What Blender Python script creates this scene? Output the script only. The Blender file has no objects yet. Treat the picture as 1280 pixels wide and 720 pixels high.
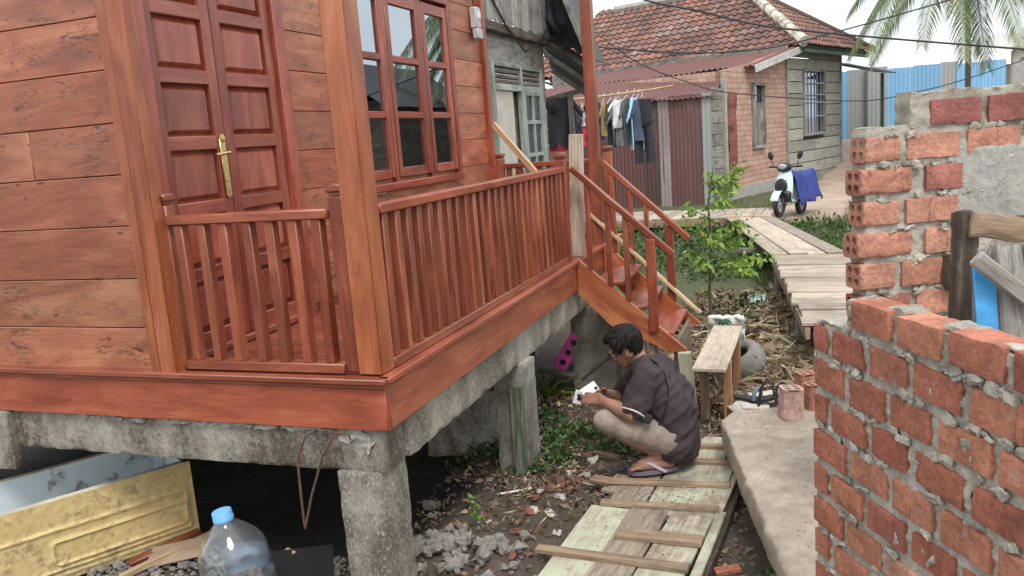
import bpy, bmesh, math, random
import numpy as np
from mathutils import Vector, Matrix, noise
random.seed(7)
rng = np.random.default_rng(7)
scn = bpy.context.scene
COL = scn.collection
R_ = math.radians

# ------------------------------------------------------------------ camera
FPX, YAW, PITCH, ROLL = 1027.1, -0.35420, 0.17810, -0.07540
CAM = Vector((1.5315, -2.6572, 0.8554))
_f = Vector((math.sin(YAW)*math.cos(PITCH), math.cos(YAW)*math.cos(PITCH), -math.sin(PITCH)))
_r0 = Vector((math.cos(YAW), -math.sin(YAW), 0)); _u0 = _r0.cross(_f)
_r = _r0*math.cos(ROLL) + _u0*math.sin(ROLL); _u = -_r0*math.sin(ROLL) + _u0*math.cos(ROLL)
cd = bpy.data.cameras.new('camera'); cam = bpy.data.objects.new('camera', cd); COL.objects.link(cam)
cd.sensor_width = 36; cd.lens = FPX/1280*36; cd.clip_start = .05; cd.clip_end = 2000
m3 = Matrix((_r, _u, -_f)).transposed(); m4 = m3.to_4x4(); m4.translation = CAM
cam.matrix_world = m4
scn.camera = cam

def at(x, y, D=None, X=None, Y=None, Z=None):
    d = _r*((x-640)/FPX) - _u*((y-360)/FPX) + _f
    if X is not None: t = (X-CAM.x)/d.x
    elif Y is not None: t = (Y-CAM.y)/d.y
    elif Z is not None: t = (Z-CAM.z)/d.z
    else: t = D
    return CAM + d*t

# ------------------------------------------------------------------ world, sun, exposure
SUN_EL, SUN_AZ = 58, 150          # azimuth clockwise from +Y: high, behind the camera and to its right
w = bpy.data.worlds.new('World'); scn.world = w; w.use_nodes = True
nt = w.node_tree; nt.nodes.clear()
out = nt.nodes.new('ShaderNodeOutputWorld'); bg = nt.nodes.new('ShaderNodeBackground')
sky = nt.nodes.new('ShaderNodeTexSky'); sky.sky_type = 'NISHITA'; sky.sun_disc = False
sky.sun_elevation = R_(SUN_EL); sky.sun_rotation = R_(SUN_AZ)
sky.air_density = 1.6; sky.dust_density = 6.0
tc = nt.nodes.new('ShaderNodeTexCoord'); nz = nt.nodes.new('ShaderNodeTexNoise')
nz.inputs['Scale'].default_value = 2.2; nz.inputs['Detail'].default_value = 5
nt.links.new(tc.outputs['Generated'], nz.inputs['Vector'])
cr = nt.nodes.new('ShaderNodeValToRGB')
cr.color_ramp.elements[0].position = .35; cr.color_ramp.elements[0].color = (7.2, 7.6, 8.3, 1)
cr.color_ramp.elements[1].position = .65; cr.color_ramp.elements[1].color = (9.8, 9.9, 10.0, 1)
nt.links.new(nz.outputs['Fac'], cr.inputs['Fac'])
mx = nt.nodes.new('ShaderNodeMix'); mx.data_type = 'RGBA'; mx.inputs['Factor'].default_value = .86
nt.links.new(sky.outputs['Color'], mx.inputs['A']); nt.links.new(cr.outputs['Color'], mx.inputs['B'])
nt.links.new(mx.outputs['Result'], bg.inputs['Color'])
bg.inputs['Strength'].default_value = .115
nt.links.new(bg.outputs[0], out.inputs[0])
sd = bpy.data.lights.new('sun', 'SUN'); sd.energy = 1.3; sd.angle = R_(18); sd.color = (1, .96, .9)
so = bpy.data.objects.new('sun', sd); COL.objects.link(so)
sdir = Vector((math.sin(R_(SUN_AZ))*math.cos(R_(SUN_EL)), math.cos(R_(SUN_AZ))*math.cos(R_(SUN_EL)), math.sin(R_(SUN_EL))))
so.rotation_euler = sdir.to_track_quat('Z', 'Y').to_euler()
vs = scn.view_settings
vs.view_transform = 'Standard'; vs.look = 'None'; vs.gamma = 1; vs.exposure = 0.68; vs.use_curve_mapping = False
scn.cycles.max_bounces = 8; scn.cycles.transparent_max_bounces = 8

# ------------------------------------------------------------------ node helper
class G:
    def __init__(s, name, coord='Object'):
        s.m = bpy.data.materials.new(name); s.m.use_nodes = True
        s.t = s.m.node_tree; s.b = s.t.nodes['Principled BSDF']
        s.tc = s.n('ShaderNodeTexCoord'); s.P = s.tc.outputs['Object']; s.UV = s.tc.outputs['UV']
    def n(s, typ): return s.t.nodes.new(typ)
    def lk(s, a, b): s.t.links.new(a, b)
    def put(s, sock, v):
        if isinstance(v, bpy.types.NodeSocket): s.lk(v, sock)
        else: sock.default_value = v
    def rnd(s):
        a = s.n('ShaderNodeAttribute'); a.attribute_name = 'rnd'; return a.outputs['Fac']
    def attr(s, nm, o='Color'):
        a = s.n('ShaderNodeAttribute'); a.attribute_name = nm; return a.outputs[o]
    def mapv(s, v, sc):
        q = s.n('ShaderNodeMapping'); s.lk(v, q.inputs['Vector']); q.inputs['Scale'].default_value = sc; return q.outputs[0]
    def noise(s, sc=5, det=4, v=None, dist=0, rough=.55, o='Fac'):
        q = s.n('ShaderNodeTexNoise'); q.inputs['Scale'].default_value = sc; q.inputs['Detail'].default_value = det
        q.inputs['Distortion'].default_value = dist; q.inputs['Roughness'].default_value = rough
        s.lk(v if v is not None else s.P, q.inputs['Vector']); return q.outputs[o]
    def voro(s, sc=5, v=None, o='Distance', f='F1'):
        q = s.n('ShaderNodeTexVoronoi'); q.inputs['Scale'].default_value = sc; q.feature = f
        s.lk(v if v is not None else s.P, q.inputs['Vector']); return q.outputs[o]
    def ramp(s, fac, *st):
        q = s.n('ShaderNodeValToRGB'); e = q.color_ramp.elements
        while len(e) < len(st): e.new(.5)
        for k, (p, c) in enumerate(st):
            e[k].position = p; e[k].color = (c, c, c, 1) if isinstance(c, (int, float)) else (*c, 1)
        s.lk(fac, q.inputs['Fac']); return q.outputs['Color']
    def mix(s, fac, a, b, mode='MIX'):
        q = s.n('ShaderNodeMix'); q.data_type = 'RGBA'; q.blend_type = mode
        s.put(q.inputs['Factor'], fac)
        for k, v in (('A', a), ('B', b)):
            if isinstance(v, tuple): v = (*v, 1) if len(v) == 3 else v
            elif isinstance(v, (int, float)): v = (v, v, v, 1)
            s.put(q.inputs[k], v)
        return q.outputs['Result']
    def math(s, op, a, b=0.):
        q = s.n('ShaderNodeMath'); q.operation = op; s.put(q.inputs[0], a); s.put(q.inputs[1], b); return q.outputs[0]
    def sep(s, v):
        q = s.n('ShaderNodeSeparateXYZ'); s.lk(v, q.inputs[0]); return q.outputs
    def bump(s, h, st=.4, d=.01, prev=None):
        q = s.n('ShaderNodeBump'); q.inputs['Strength'].default_value = st; q.inputs['Distance'].default_value = d
        s.lk(h, q.inputs['Height'])
        if prev is not None: s.lk(prev, q.inputs['Normal'])
        return q.outputs[0]
    def done(s, col, rough=.7, bump=None, **kw):
        s.put(s.b.inputs['Base Color'], (*col, 1) if isinstance(col, tuple) else col)
        s.put(s.b.inputs['Roughness'], rough)
        if bump is not None: s.lk(bump, s.b.inputs['Normal'])
        for k, v in kw.items():
            s.put(s.b.inputs[k.replace('_', ' ')], v)
        return s.m

def varnish(name, lo, mid, hi, knots=0.0, rough=.4):
    g = G(name); v = g.UV; r = g.rnd()
    big = g.noise(1.0, 4, g.mapv(v, (1.6, 7, 1)), 1.2)
    c = g.ramp(big, (.32, lo), (.5, mid), (.68, hi))
    fine = g.noise(1.0, 5, g.mapv(v, (5, 110, 1)), .6)
    c = g.mix(.38, c, g.ramp(fine, (.30, .55), (.58, 1.08)), 'MULTIPLY')
    pore = g.noise(1.0, 3, g.mapv(v, (22, 330, 1)), .2)
    c = g.mix(.5, c, g.ramp(pore, (.34, .55), (.44, 1.0)), 'MULTIPLY')
    c = g.mix(1, c, g.ramp(r, (0, .76), (.5, .98), (1, 1.20)), 'MULTIPLY')
    hue = g.math('FRACT', g.math('MULTIPLY', r, 7.31))
    c = g.mix(1, c, g.ramp(hue, (0, (1.0, .86, .80)), (.5, (1., 1., 1.)), (1, (1.0, 1.16, 1.15))), 'MULTIPLY')
    # blotchy brush-on varnish
    blot = g.noise(3.5, 3, g.P)
    c = g.mix(.5, c, g.ramp(blot, (.3, .75), (.7, 1.2)), 'MULTIPLY')
    if knots:
        k1 = g.noise(1.0, 3, g.mapv(v, (2.6, 5, 1)), .3); k2 = g.noise(1.0, 6, g.mapv(v, (18, 105, 1)), 1.6)
        kk = g.math('MULTIPLY', g.ramp(k1, (.53, 0.), (.65, 1.)), g.ramp(k2, (.49, 0.), (.60, 1.)))
        c = g.mix(g.math('MULTIPLY', kk, knots), c, (.065, .034, .027))
        k3 = g.noise(1.0, 2, g.mapv(v, (9, 22, 1)), .5)
        c = g.mix(g.math('MULTIPLY', g.ramp(k3, (.67, 0.), (.71, 1.)), knots*.8), c, (.06, .022, .014))
    b = g.bump(fine, .18, .004); b = g.bump(big, .12, .02, b)
    ro = g.mix(.5, g.ramp(blot, (.3, rough-.1), (.7, rough+.12)), g.ramp(fine, (.3, rough-.05), (.7, rough+.1)))
    return g.done(c, ro, b, Coat_Weight=.12, Coat_Roughness=.32)

def oldwood(name, lo, mid, hi, green=None, bump=.5, stain=.5):
    g = G(name); v = g.UV; r = g.rnd()
    a = g.noise(1.0, 5, g.mapv(v, (3, 30, 1)), 1.0); b = g.noise(1.0, 5, g.mapv(v, (8, 140, 1)), .5)
    c = g.ramp(a, (.28, lo), (.5, mid), (.72, hi))
    c = g.mix(.6, c, g.ramp(b, (.3, .5), (.62, 1.1)), 'MULTIPLY')
    c = g.mix(1, c, g.ramp(r, (0, .72), (.5, 1.), (1, 1.25)), 'MULTIPLY')
    s = g.noise(4, 5, g.P)
    c = g.mix(g.math('MULTIPLY', g.ramp(s, (.52, 0.), (.66, 1.)), stain), c, (.03, .026, .02))
    if green:
        q = g.noise(6, 5, g.P, .5); gm = g.math('MULTIPLY', g.ramp(q, (.36, 1.), (.6, 0.)), g.ramp(r, (.35, 0.), (.42, 1.)))
        c = g.mix(g.math('MULTIPLY', gm, .85), c, green)
    h = g.mix(.5, a, b)
    return g.done(c, .85, g.bump(h, bump, .01))

def concrete(name, lo, hi, dark=(.05, .045, .035), moss=0., scale=1., amount=.9, lichen=.3, thr=.46):
    g = G(name)
    n1 = g.noise(7*scale, 7, rough=.65); n2 = g.noise(45*scale, 5, rough=.7); n3 = g.noise(3*scale, 5, g.mapv(g.P, (1, 1, .35)), .6)
    c = g.mix(.6, g.ramp(n1, (.3, lo), (.7, hi)), g.ramp(n2, (.3, .45), (.65, 1.1)), 'MULTIPLY')
    st = g.ramp(g.mix(.35, n3, n2), (thr, 0.), (thr+.14, 1.))
    c = g.mix(g.math('MULTIPLY', st, amount), c, dark)
    lich = g.ramp(g.noise(110*scale, 4, g.mapv(g.P, (1, 1, .45)), rough=.75), (.54, 0.), (.60, 1.))
    c = g.mix(g.math('MULTIPLY', lich, lichen), c, tuple(min(.8, k*1.15) for k in hi))
    if moss:
        z = g.sep(g.P)[2]
        zz = g.ramp(g.math('ADD', g.math('MULTIPLY', z, -1.0), g.math('MULTIPLY', n1, .5)), (.75, 0.), (1.15, 1.))
        c = g.mix(g.math('MULTIPLY', zz, moss), c, (.05, .075, .025))
    return g.done(c, .92, g.bump(g.mix(.5, n1, n2), .8, .02))

def plain(name, col, rough=.6, var=.25, sc=6, bump=0., **kw):
    g = G(name); n = g.noise(sc, 4)
    c = g.mix(1, (*col,), g.ramp(n, (.3, 1-var), (.7, 1+var)), 'MULTIPLY')
    b = g.bump(n, bump, .01) if bump else None
    return g.done(c, rough, b, **kw)

# ------------------------------------------------------------------ mesh helper
def _cham(hx, hy, hz, b):
    V = []; idx = {}
    for sx in (-1, 1):
        for sy in (-1, 1):
            for sz in (-1, 1):
                for ax in range(3):
                    p = [sx*(hx-b), sy*(hy-b), sz*(hz-b)]; p[ax] = (sx*hx, sy*hy, sz*hz)[ax]
                    idx[(sx, sy, sz, ax)] = len(V); V.append(p)
    F = []
    for ax in range(3):
        o = [k for k in range(3) if k != ax]
        for s in (-1, 1):
            q = []
            for (a, c) in ((-1, -1), (1, -1), (1, 1), (-1, 1)):
                k = [0, 0, 0]; k[ax] = s; k[o[0]] = a; k[o[1]] = c; q.append(idx[(*k, ax)])
            F.append(q)
    for ax in range(3):
        o = [k for k in range(3) if k != ax]
        for a in (-1, 1):
            for c in (-1, 1):
                k0 = [0, 0, 0]; k1 = [0, 0, 0]; k0[ax] = -1; k1[ax] = 1
                for k in (k0, k1): k[o[0]] = a; k[o[1]] = c
                F.append([idx[(*k0, o[0])], idx[(*k1, o[0])], idx[(*k1, o[1])], idx[(*k0, o[1])]])
    for sx in (-1, 1):
        for sy in (-1, 1):
            for sz in (-1, 1): F.append([idx[(sx, sy, sz, k)] for k in range(3)])
    V = [Vector(p) for p in V]; out = []
    for q in F:
        c = sum((V[i] for i in q), Vector())/len(q); n = (V[q[1]]-V[q[0]]).cross(V[q[2]]-V[q[0]])
        out.append(q if n.dot(c) > 0 else q[::-1])
    return V, out

WL = {}
class MB:
    def __init__(s): s.v = []; s.f = []; s.uv = []; s.rn = []
    def add(s, V, F, UVs=None, rnd=None):
        o = len(s.v); s.v += [Vector(p) for p in V]
        rd = random.random() if rnd is None else rnd
        for k, q in enumerate(F):
            s.f.append([i+o for i in q])
            s.uv.append(UVs[k] if UVs else [(V[i][0]+V[i][2]*.3, V[i][1]+V[i][2]) for i in q])
            s.rn.append(rd if not isinstance(rd, list) else rd[k])
    def box(s, c, size, M=None, bev=.004, rnd=None, grain=None):
        """bevelled box, grain runs along the longest side"""
        h = [max(.0005, d/2) for d in size]; b = min(bev, min(h)*.45)
        V, F = _cham(*h, b); L = max(range(3), key=lambda k: size[k]) if grain is None else grain
        ou, ov = random.random()*20, random.random()*20; UVs = []
        for q in F:
            n = (V[q[1]]-V[q[0]]).cross(V[q[2]]-V[q[0]]); a = max(range(3), key=lambda k: abs(n[k]))
            if a == L:
                o = [k for k in range(3) if k != L]; UVs.append([(ou+V[i][o[0]]*.3, ov+V[i][o[1]]) for i in q])
            else:
                k2 = [k for k in range(3) if k not in (a, L)][0]
                UVs.append([(ou+V[i][L], ov+V[i][k2]+a*.37) for i in q])
        M = M or Matrix.Identity(3); c = Vector(c)
        s.add([M @ p + c for p in V], F, UVs, rnd)
        return s
    def bar(s, p0, p1, w_, h_, up=(0, 0, 1), bev=.004, ext=0., rnd=None):
        """board from p0 to p1; w_ across, h_ along up"""
        p0, p1 = Vector(p0), Vector(p1); d = (p1-p0); L = d.length; x = d/L; up = Vector(up)
        y = up.cross(x)
        if y.length < 1e-4: y = Vector((1, 0, 0)).cross(x)
        y.normalize(); z = x.cross(y)
        return s.box((p0+p1)/2, (L+2*ext, w_, h_), Matrix((x, y, z)).transposed(), bev, rnd)
    def quadgrid(s, P, rnd=None, flip=False, uvs=(1, 1)):
        """P[i][j] grid of points"""
        n, m = len(P), len(P[0]); V = [p for r in P for p in r]; F = []; U = []
        for i in range(n-1):
            for j in range(m-1):
                q = [i*m+j, i*m+j+1, (i+1)*m+j+1, (i+1)*m+j]
                u = [((k//m)*uvs[0]/(n-1), (k % m)*uvs[1]/(m-1)) for k in q]
                F.append(q[::-1] if flip else q); U.append(u[::-1] if flip else u)
        s.add(V, F, U, rnd); return s
    def tube(s, pts, rad, n=8, caps=True, rnd=None, sq=1.0):
        pts = [Vector(p) for p in pts]
        if not hasattr(rad, '__len__'): rad = [rad]*len(pts)
        rings = []; prev = None
        for k, p in enumerate(pts):
            a = pts[max(k-1, 0)]; b = pts[min(k+1, len(pts)-1)]; t = (b-a).normalized()
            ref = prev if prev is not None else (Vector((0, 0, 1)) if abs(t.z) < .9 else Vector((1, 0, 0)))
            x = ref - t*ref.dot(t)
            if x.length < 1e-5: x = Vector((0, 1, 0)) - t*t.y
            x.normalize(); y = t.cross(x); prev = x
            rings.append([p + (x*math.cos(2*math.pi*j/n) + y*sq*math.sin(2*math.pi*j/n))*rad[k] for j in range(n)])
        V = [q for r in rings for q in r]; F = []; U = []; ou = random.random()*9
        acc = 0
        for k in range(len(rings)-1):
            l = (pts[k+1]-pts[k]).length
            for j in range(n):
                F.append([k*n+j, k*n+(j+1) % n, (k+1)*n+(j+1) % n, (k+1)*n+j])
                U.append([(ou+acc, j*.02), (ou+acc, (j+1)*.02), (ou+acc+l, (j+1)*.02), (ou+acc+l, j*.02)])
            acc += l
        if caps:
            F.append(list(range(n))[::-1]); U.append([(0, 0)]*n)
            F.append([(len(rings)-1)*n+j for j in range(n)]); U.append([(0, 0)]*n)
        s.add(V, F, U, rnd); return s
    def lathe(s, prof, base, axis=(0, 0, 1), n=24, rnd=None, cap0=True, cap1=True):
        axis = Vector(axis).normalized(); base = Vector(base)
        x = axis.orthogonal().normalized(); y = axis.cross(x); V = []; F = []
        for (r, z) in prof:
            for j in range(n):
                a = 2*math.pi*j/n; V.append(base + axis*z + (x*math.cos(a) + y*math.sin(a))*r)
        for k in range(len(prof)-1):
            for j in range(n): F.append([k*n+j, k*n+(j+1) % n, (k+1)*n+(j+1) % n, (k+1)*n+j])
        if cap0: F.append(list(range(n))[::-1])
        if cap1: F.append([(len(prof)-1)*n+j for j in range(n)])
        s.add(V, F, None, rnd); return s
    def blob(s, c, r, M=None, n=(10, 14), jit=0., seed=0, rnd=None):
        c = Vector(c); r = Vector((r, r, r)) if not hasattr(r, '__len__') else Vector(r); M = M or Matrix.Identity(3); V = []; F = []
        a, b = n
        for i in range(a+1):
            th = math.pi*i/a
            for j in range(b):
                ph = 2*math.pi*j/b
                d = Vector((math.sin(th)*math.cos(ph), math.sin(th)*math.sin(ph), math.cos(th)))
                k = 1 + (jit*noise.noise(d*1.7 + Vector((seed*3.1, seed*1.7, seed))) if jit else 0)
                V.append(M @ Vector((d.x*r.x*k, d.y*r.y*k, d.z*r.z*k)) + c)
        for i in range(a):
            for j in range(b): F.append([i*b+j, (i+1)*b+j, (i+1)*b+(j+1) % b, i*b+(j+1) % b])
        s.add(V, F, None, rnd); return s
    def roughbox(s, c, size, M=None, cell=.03, amp=.008, fr=9., seed=0, rnd=None, edge=.012):
        """box with a fine, noise-worn surface and rounded, chipped edges"""
        M = M or Matrix.Identity(3); c = Vector(c); h = Vector(size)/2; so_ = Vector((seed*7.3, seed*3.1, seed*5.7))
        def disp(p):
            q = [min(h[k]-abs(p[k]), 9) for k in range(3)]; near = sorted(q)
            pp = p.copy()
            e = max(0, 1-near[1]/(edge*2.2)); ch = edge*(.45+.9*max(0, noise.noise(p*14+so_)))*e*e
            for k in range(3):
                if q[k] < edge*2.2: pp[k] -= math.copysign(ch*.6, p[k])
            nv = Vector((noise.noise(p*fr+so_), noise.noise(p*fr+so_+Vector((9, 0, 0))), noise.noise(p*fr+so_+Vector((0, 9, 0)))))
            nv2 = Vector((noise.noise(p*fr*3+so_), noise.noise(p*fr*3+so_+Vector((9, 0, 0))), noise.noise(p*fr*3+so_+Vector((0, 9, 0)))))
            return M @ (pp + nv*amp + nv2*amp*.5) + c
        ou, ov = random.random()*20, random.random()*20
        for a in range(3):
            o = [k for k in range(3) if k != a]
            n0, n1 = (max(2, int(round(2*h[k]/cell))) for k in o)
            for sg in (-1, 1):
                P = []
                for i in range(n0+1):
                    row = []
                    for j in range(n1+1):
                        p = Vector((0, 0, 0)); p[a] = sg*h[a]
                        p[o[0]] = -h[o[0]]+2*h[o[0]]*i/n0; p[o[1]] = -h[o[1]]+2*h[o[1]]*j/n1; row.append(disp(p))
                    P.append(row)
                fl = (sg > 0) == (a == 1)
                s.quadgrid(P, rnd if rnd is not None else .5, flip=fl, uvs=(2*h[o[0]], 2*h[o[1]]))
        return s
    def build(s, name, mat, parent=None, local=False, smooth=True, weld=False, angle=38, loc=None):
        me = bpy.data.meshes.new(name)
        off = Vector((0, 0, 0))
        if parent is not None and not local: off = WL.get(parent.name, Vector((0, 0, 0)))
        if loc is not None: off = Vector(loc)
        me.from_pydata([tuple(p-off) for p in s.v], [], s.f)
        ul = me.uv_layers.new(name='UVMap'); flat = np.array([c for u in s.uv for k in u for c in k], dtype=np.float32)
        ul.data.foreach_set('uv', flat)
        at_ = me.attributes.new('rnd', 'FLOAT', 'FACE'); at_.data.foreach_set('value', np.array(s.rn, dtype=np.float32))
        if weld:
            bm = bmesh.new(); bm.from_mesh(me); bmesh.ops.remove_doubles(bm, verts=bm.verts, dist=weld if weld is not True else .0005); bm.to_mesh(me); bm.free()
        me.polygons.foreach_set('use_smooth', [smooth]*len(me.polygons))
        if smooth: me.set_sharp_from_angle(angle=R_(angle))
        me.materials.append(mat); me.update()
        o = bpy.data.objects.new(name, me); COL.objects.link(o)
        if loc is not None: o.location = loc
        if parent is not None: o.parent = parent
        WL[o.name] = off
        return o

def tag(o, label=None, cat=None, group=None, kind=None):
    if label: o['label'] = label
    if cat: o['category'] = cat
    if group: o['group'] = group
    if kind: o['kind'] = kind
    return o
def thing(name, label, cat, loc, group=None, rotz=0):
    o = bpy.data.objects.new(name, None); COL.objects.link(o); o.location = loc; o.rotation_euler = (0, 0, rotz); o.empty_display_size = .05
    WL[o.name] = Vector(loc); return tag(o, label, cat, group)
def single(mb, name, mat, loc, label, cat, group=None, **k):
    return tag(mb.build(name, mat, loc=loc, **k), label, cat, group)
def copy_tree(o, parent=None):
    c = o.copy(); COL.objects.link(c)
    if parent is not None: c.parent = parent
    for ch in o.children: copy_tree(ch, c)
    return c
def remesh(mb, name, mat, parent, voxel, smooth=4, local=False):
    """fuse overlapping closed shapes into one continuous skin"""
    o = mb.build(name+'_tmp', mat, parent, local)
    md = o.modifiers.new('r', 'REMESH'); md.mode = 'VOXEL'; md.voxel_size = voxel
    if smooth:
        sm = o.modifiers.new('s', 'SMOOTH'); sm.iterations = smooth; sm.factor = .5
    bpy.context.view_layer.update()
    dg = bpy.context.evaluated_depsgraph_get()
    me = bpy.data.meshes.new_from_object(o.evaluated_get(dg)); me.name = name
    me.polygons.foreach_set('use_smooth', [True]*len(me.polygons))
    if not me.materials: me.materials.append(mat)
    n = bpy.data.objects.new(name, me); COL.objects.link(n); n.parent = parent
    bpy.data.objects.remove(o); WL[n.name] = WL.get(parent.name, Vector()) if parent else Vector()
    return n
def rotz(a): return Matrix.Rotation(a, 3, 'Z')
def euler(x, y, z): return (Matrix.Rotation(z, 3, 'Z') @ Matrix.Rotation(y, 3, 'Y') @ Matrix.Rotation(x, 3, 'X'))
# ================================================================== materials
M = {}
M['wall_wood'] = varnish('red_varnished_plank', (.255, .077, .041), (.365, .119, .061), (.47, .185, .097), knots=.95, rough=.42)
M['trim_wood'] = varnish('orange_varnished_timber', (.27, .073, .031), (.385, .120, .048), (.50, .195, .084), knots=.25, rough=.36)
M['rail_wood'] = varnish('dark_red_varnished_timber', (.17, .040, .023), (.255, .066, .034), (.36, .112, .055), knots=.15, rough=.34)
M['skirt_wood'] = varnish('red_brown_varnished_fascia', (.21, .052, .029), (.295, .079, .041), (.385, .122, .063), knots=.3, rough=.36)
M['door_wood'] = varnish('deep_red_door_varnish', (.20, .045, .030), (.28, .066, .041), (.36, .102, .060), knots=.1, rough=.28)
M['raw_wood'] = oldwood('raw_sawn_timber', (.30, .19, .10), (.46, .33, .20), (.58, .46, .31), stain=.25, bump=.3)
M['grey_wood'] = oldwood('weathered_grey_timber', (.13, .12, .105), (.26, .245, .215), (.42, .40, .36), stain=.6, bump=.7)
M['walk_wood'] = oldwood('muddy_plank', (.22, .18, .13), (.36, .30, .23), (.50, .44, .35), green=(.45, .52, .37), stain=.45, bump=.45)
M['batten_wood'] = oldwood('brown_sawn_batten', (.18, .12, .075), (.30, .21, .14), (.40, .31, .22), stain=.4, bump=.4)
M['board_wood'] = oldwood('pale_boardwalk_plank', (.30, .245, .185), (.42, .355, .28), (.52, .45, .365), stain=.3, bump=.3)
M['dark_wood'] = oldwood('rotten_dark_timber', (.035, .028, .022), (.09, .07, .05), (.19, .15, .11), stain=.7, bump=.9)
M['concrete'] = concrete('stained_concrete', (.24, .225, .18), (.52, .49, .42), dark=(.075, .058, .038), amount=.95, lichen=.2, thr=.43)
M['concrete_moss'] = concrete('mossy_concrete', (.19, .18, .145), (.44, .41, .34), dark=(.055, .048, .035), moss=.85, amount=.8, lichen=.25)
M['concrete_lichen'] = concrete('lichen_speckled_concrete', (.17, .155, .12), (.48, .45, .37), dark=(.06, .05, .036), amount=.75, lichen=.5)
M['slab'] = concrete('dusty_concrete_slab', (.36, .30, .235), (.58, .50, .40), dark=(.20, .16, .12), amount=.55, scale=1.6)
M['mortar'] = concrete('grey_mortar', (.36, .34, .285), (.62, .585, .495), dark=(.12, .11, .085), scale=2.0, amount=.55)
M['plaster'] = concrete('smeared_mortar_plaster', (.32, .32, .29), (.48, .47, .42), dark=(.2, .2, .18), scale=1.0, amount=.3)
M['brass'] = plain('brass', (.62, .48, .22), .28, .15, 30, Metallic=1.0)
M['iron'] = plain('rusty_iron', (.10, .055, .035), .8, .4, 40)
M['black'] = plain('black_plastic', (.018, .018, .02), .45, .2)
M['black_rubber'] = plain('black_rubber', (.022, .022, .022), .75, .3, 20, bump=.2)
M['white'] = plain('off_white_plastic', (.72, .72, .70), .45, .08)
M['grey_plastic'] = plain('grey_plastic_meter', (.42, .43, .43), .5, .15)
g = G('tinted_mirror_glass'); nn_ = g.noise(2.2, 2)
M['glass'] = g.done((.34, .38, .42), .008, g.bump(nn_, .008, .02), Metallic=1.0)
M['dark_glass'] = plain('dusty_dark_glass', (.035, .04, .045), .25, .3)

def brickmat(name, stops, dirt=.5):
    g = G(name); r = g.rnd(); n1 = g.noise(9, 5); n2 = g.noise(60, 5, rough=.7); n3 = g.noise(5, 6, g.mapv(g.P, (1, 1, 1.6)), 1.2, .65)
    c = g.ramp(r, *stops)
    c = g.mix(.75, c, g.ramp(n1, (.28, .55), (.68, 1.28)), 'MULTIPLY')
    c = g.mix(.65, c, g.ramp(n2, (.3, .5), (.6, 1.15)), 'MULTIPLY')
    scr = g.noise(1.0, 5, g.mapv(g.P, (30, 30, 9)), 1.0, .7); c = g.mix(g.math('MULTIPLY', g.ramp(scr, (.60, 0.), (.66, 1.)), .6), c, (.16, .055, .045))
    c = g.mix(g.math('MULTIPLY', g.ramp(n3, (.54, 0.), (.68, 1.)), dirt), c, (.12, .05, .05))
    c = g.mix(g.math('MULTIPLY', g.ramp(g.noise(13, 6, rough=.7), (.60, 0.), (.68, 1.)), .55), c, (.46, .37, .30))
    return g.done(c, .9, g.bump(g.mix(.6, n1, n2), .9, .016))
M['brick'] = brickmat('red_clay_brick', [(0, (.35, .118, .072)), (.25, (.45, .17, .10)), (.5, (.51, .22, .135)), (.7, (.38, .128, .082)), (.85, (.48, .19, .112)), (1, (.56, .31, .205))])
M['brick_pale'] = brickmat('pale_hollow_brick', [(0, (.46, .19, .125)), (.4, (.57, .29, .20)), (.7, (.50, .22, .145)), (.85, (.31, .11, .095)), (1, (.60, .36, .27))], .45)

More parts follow.
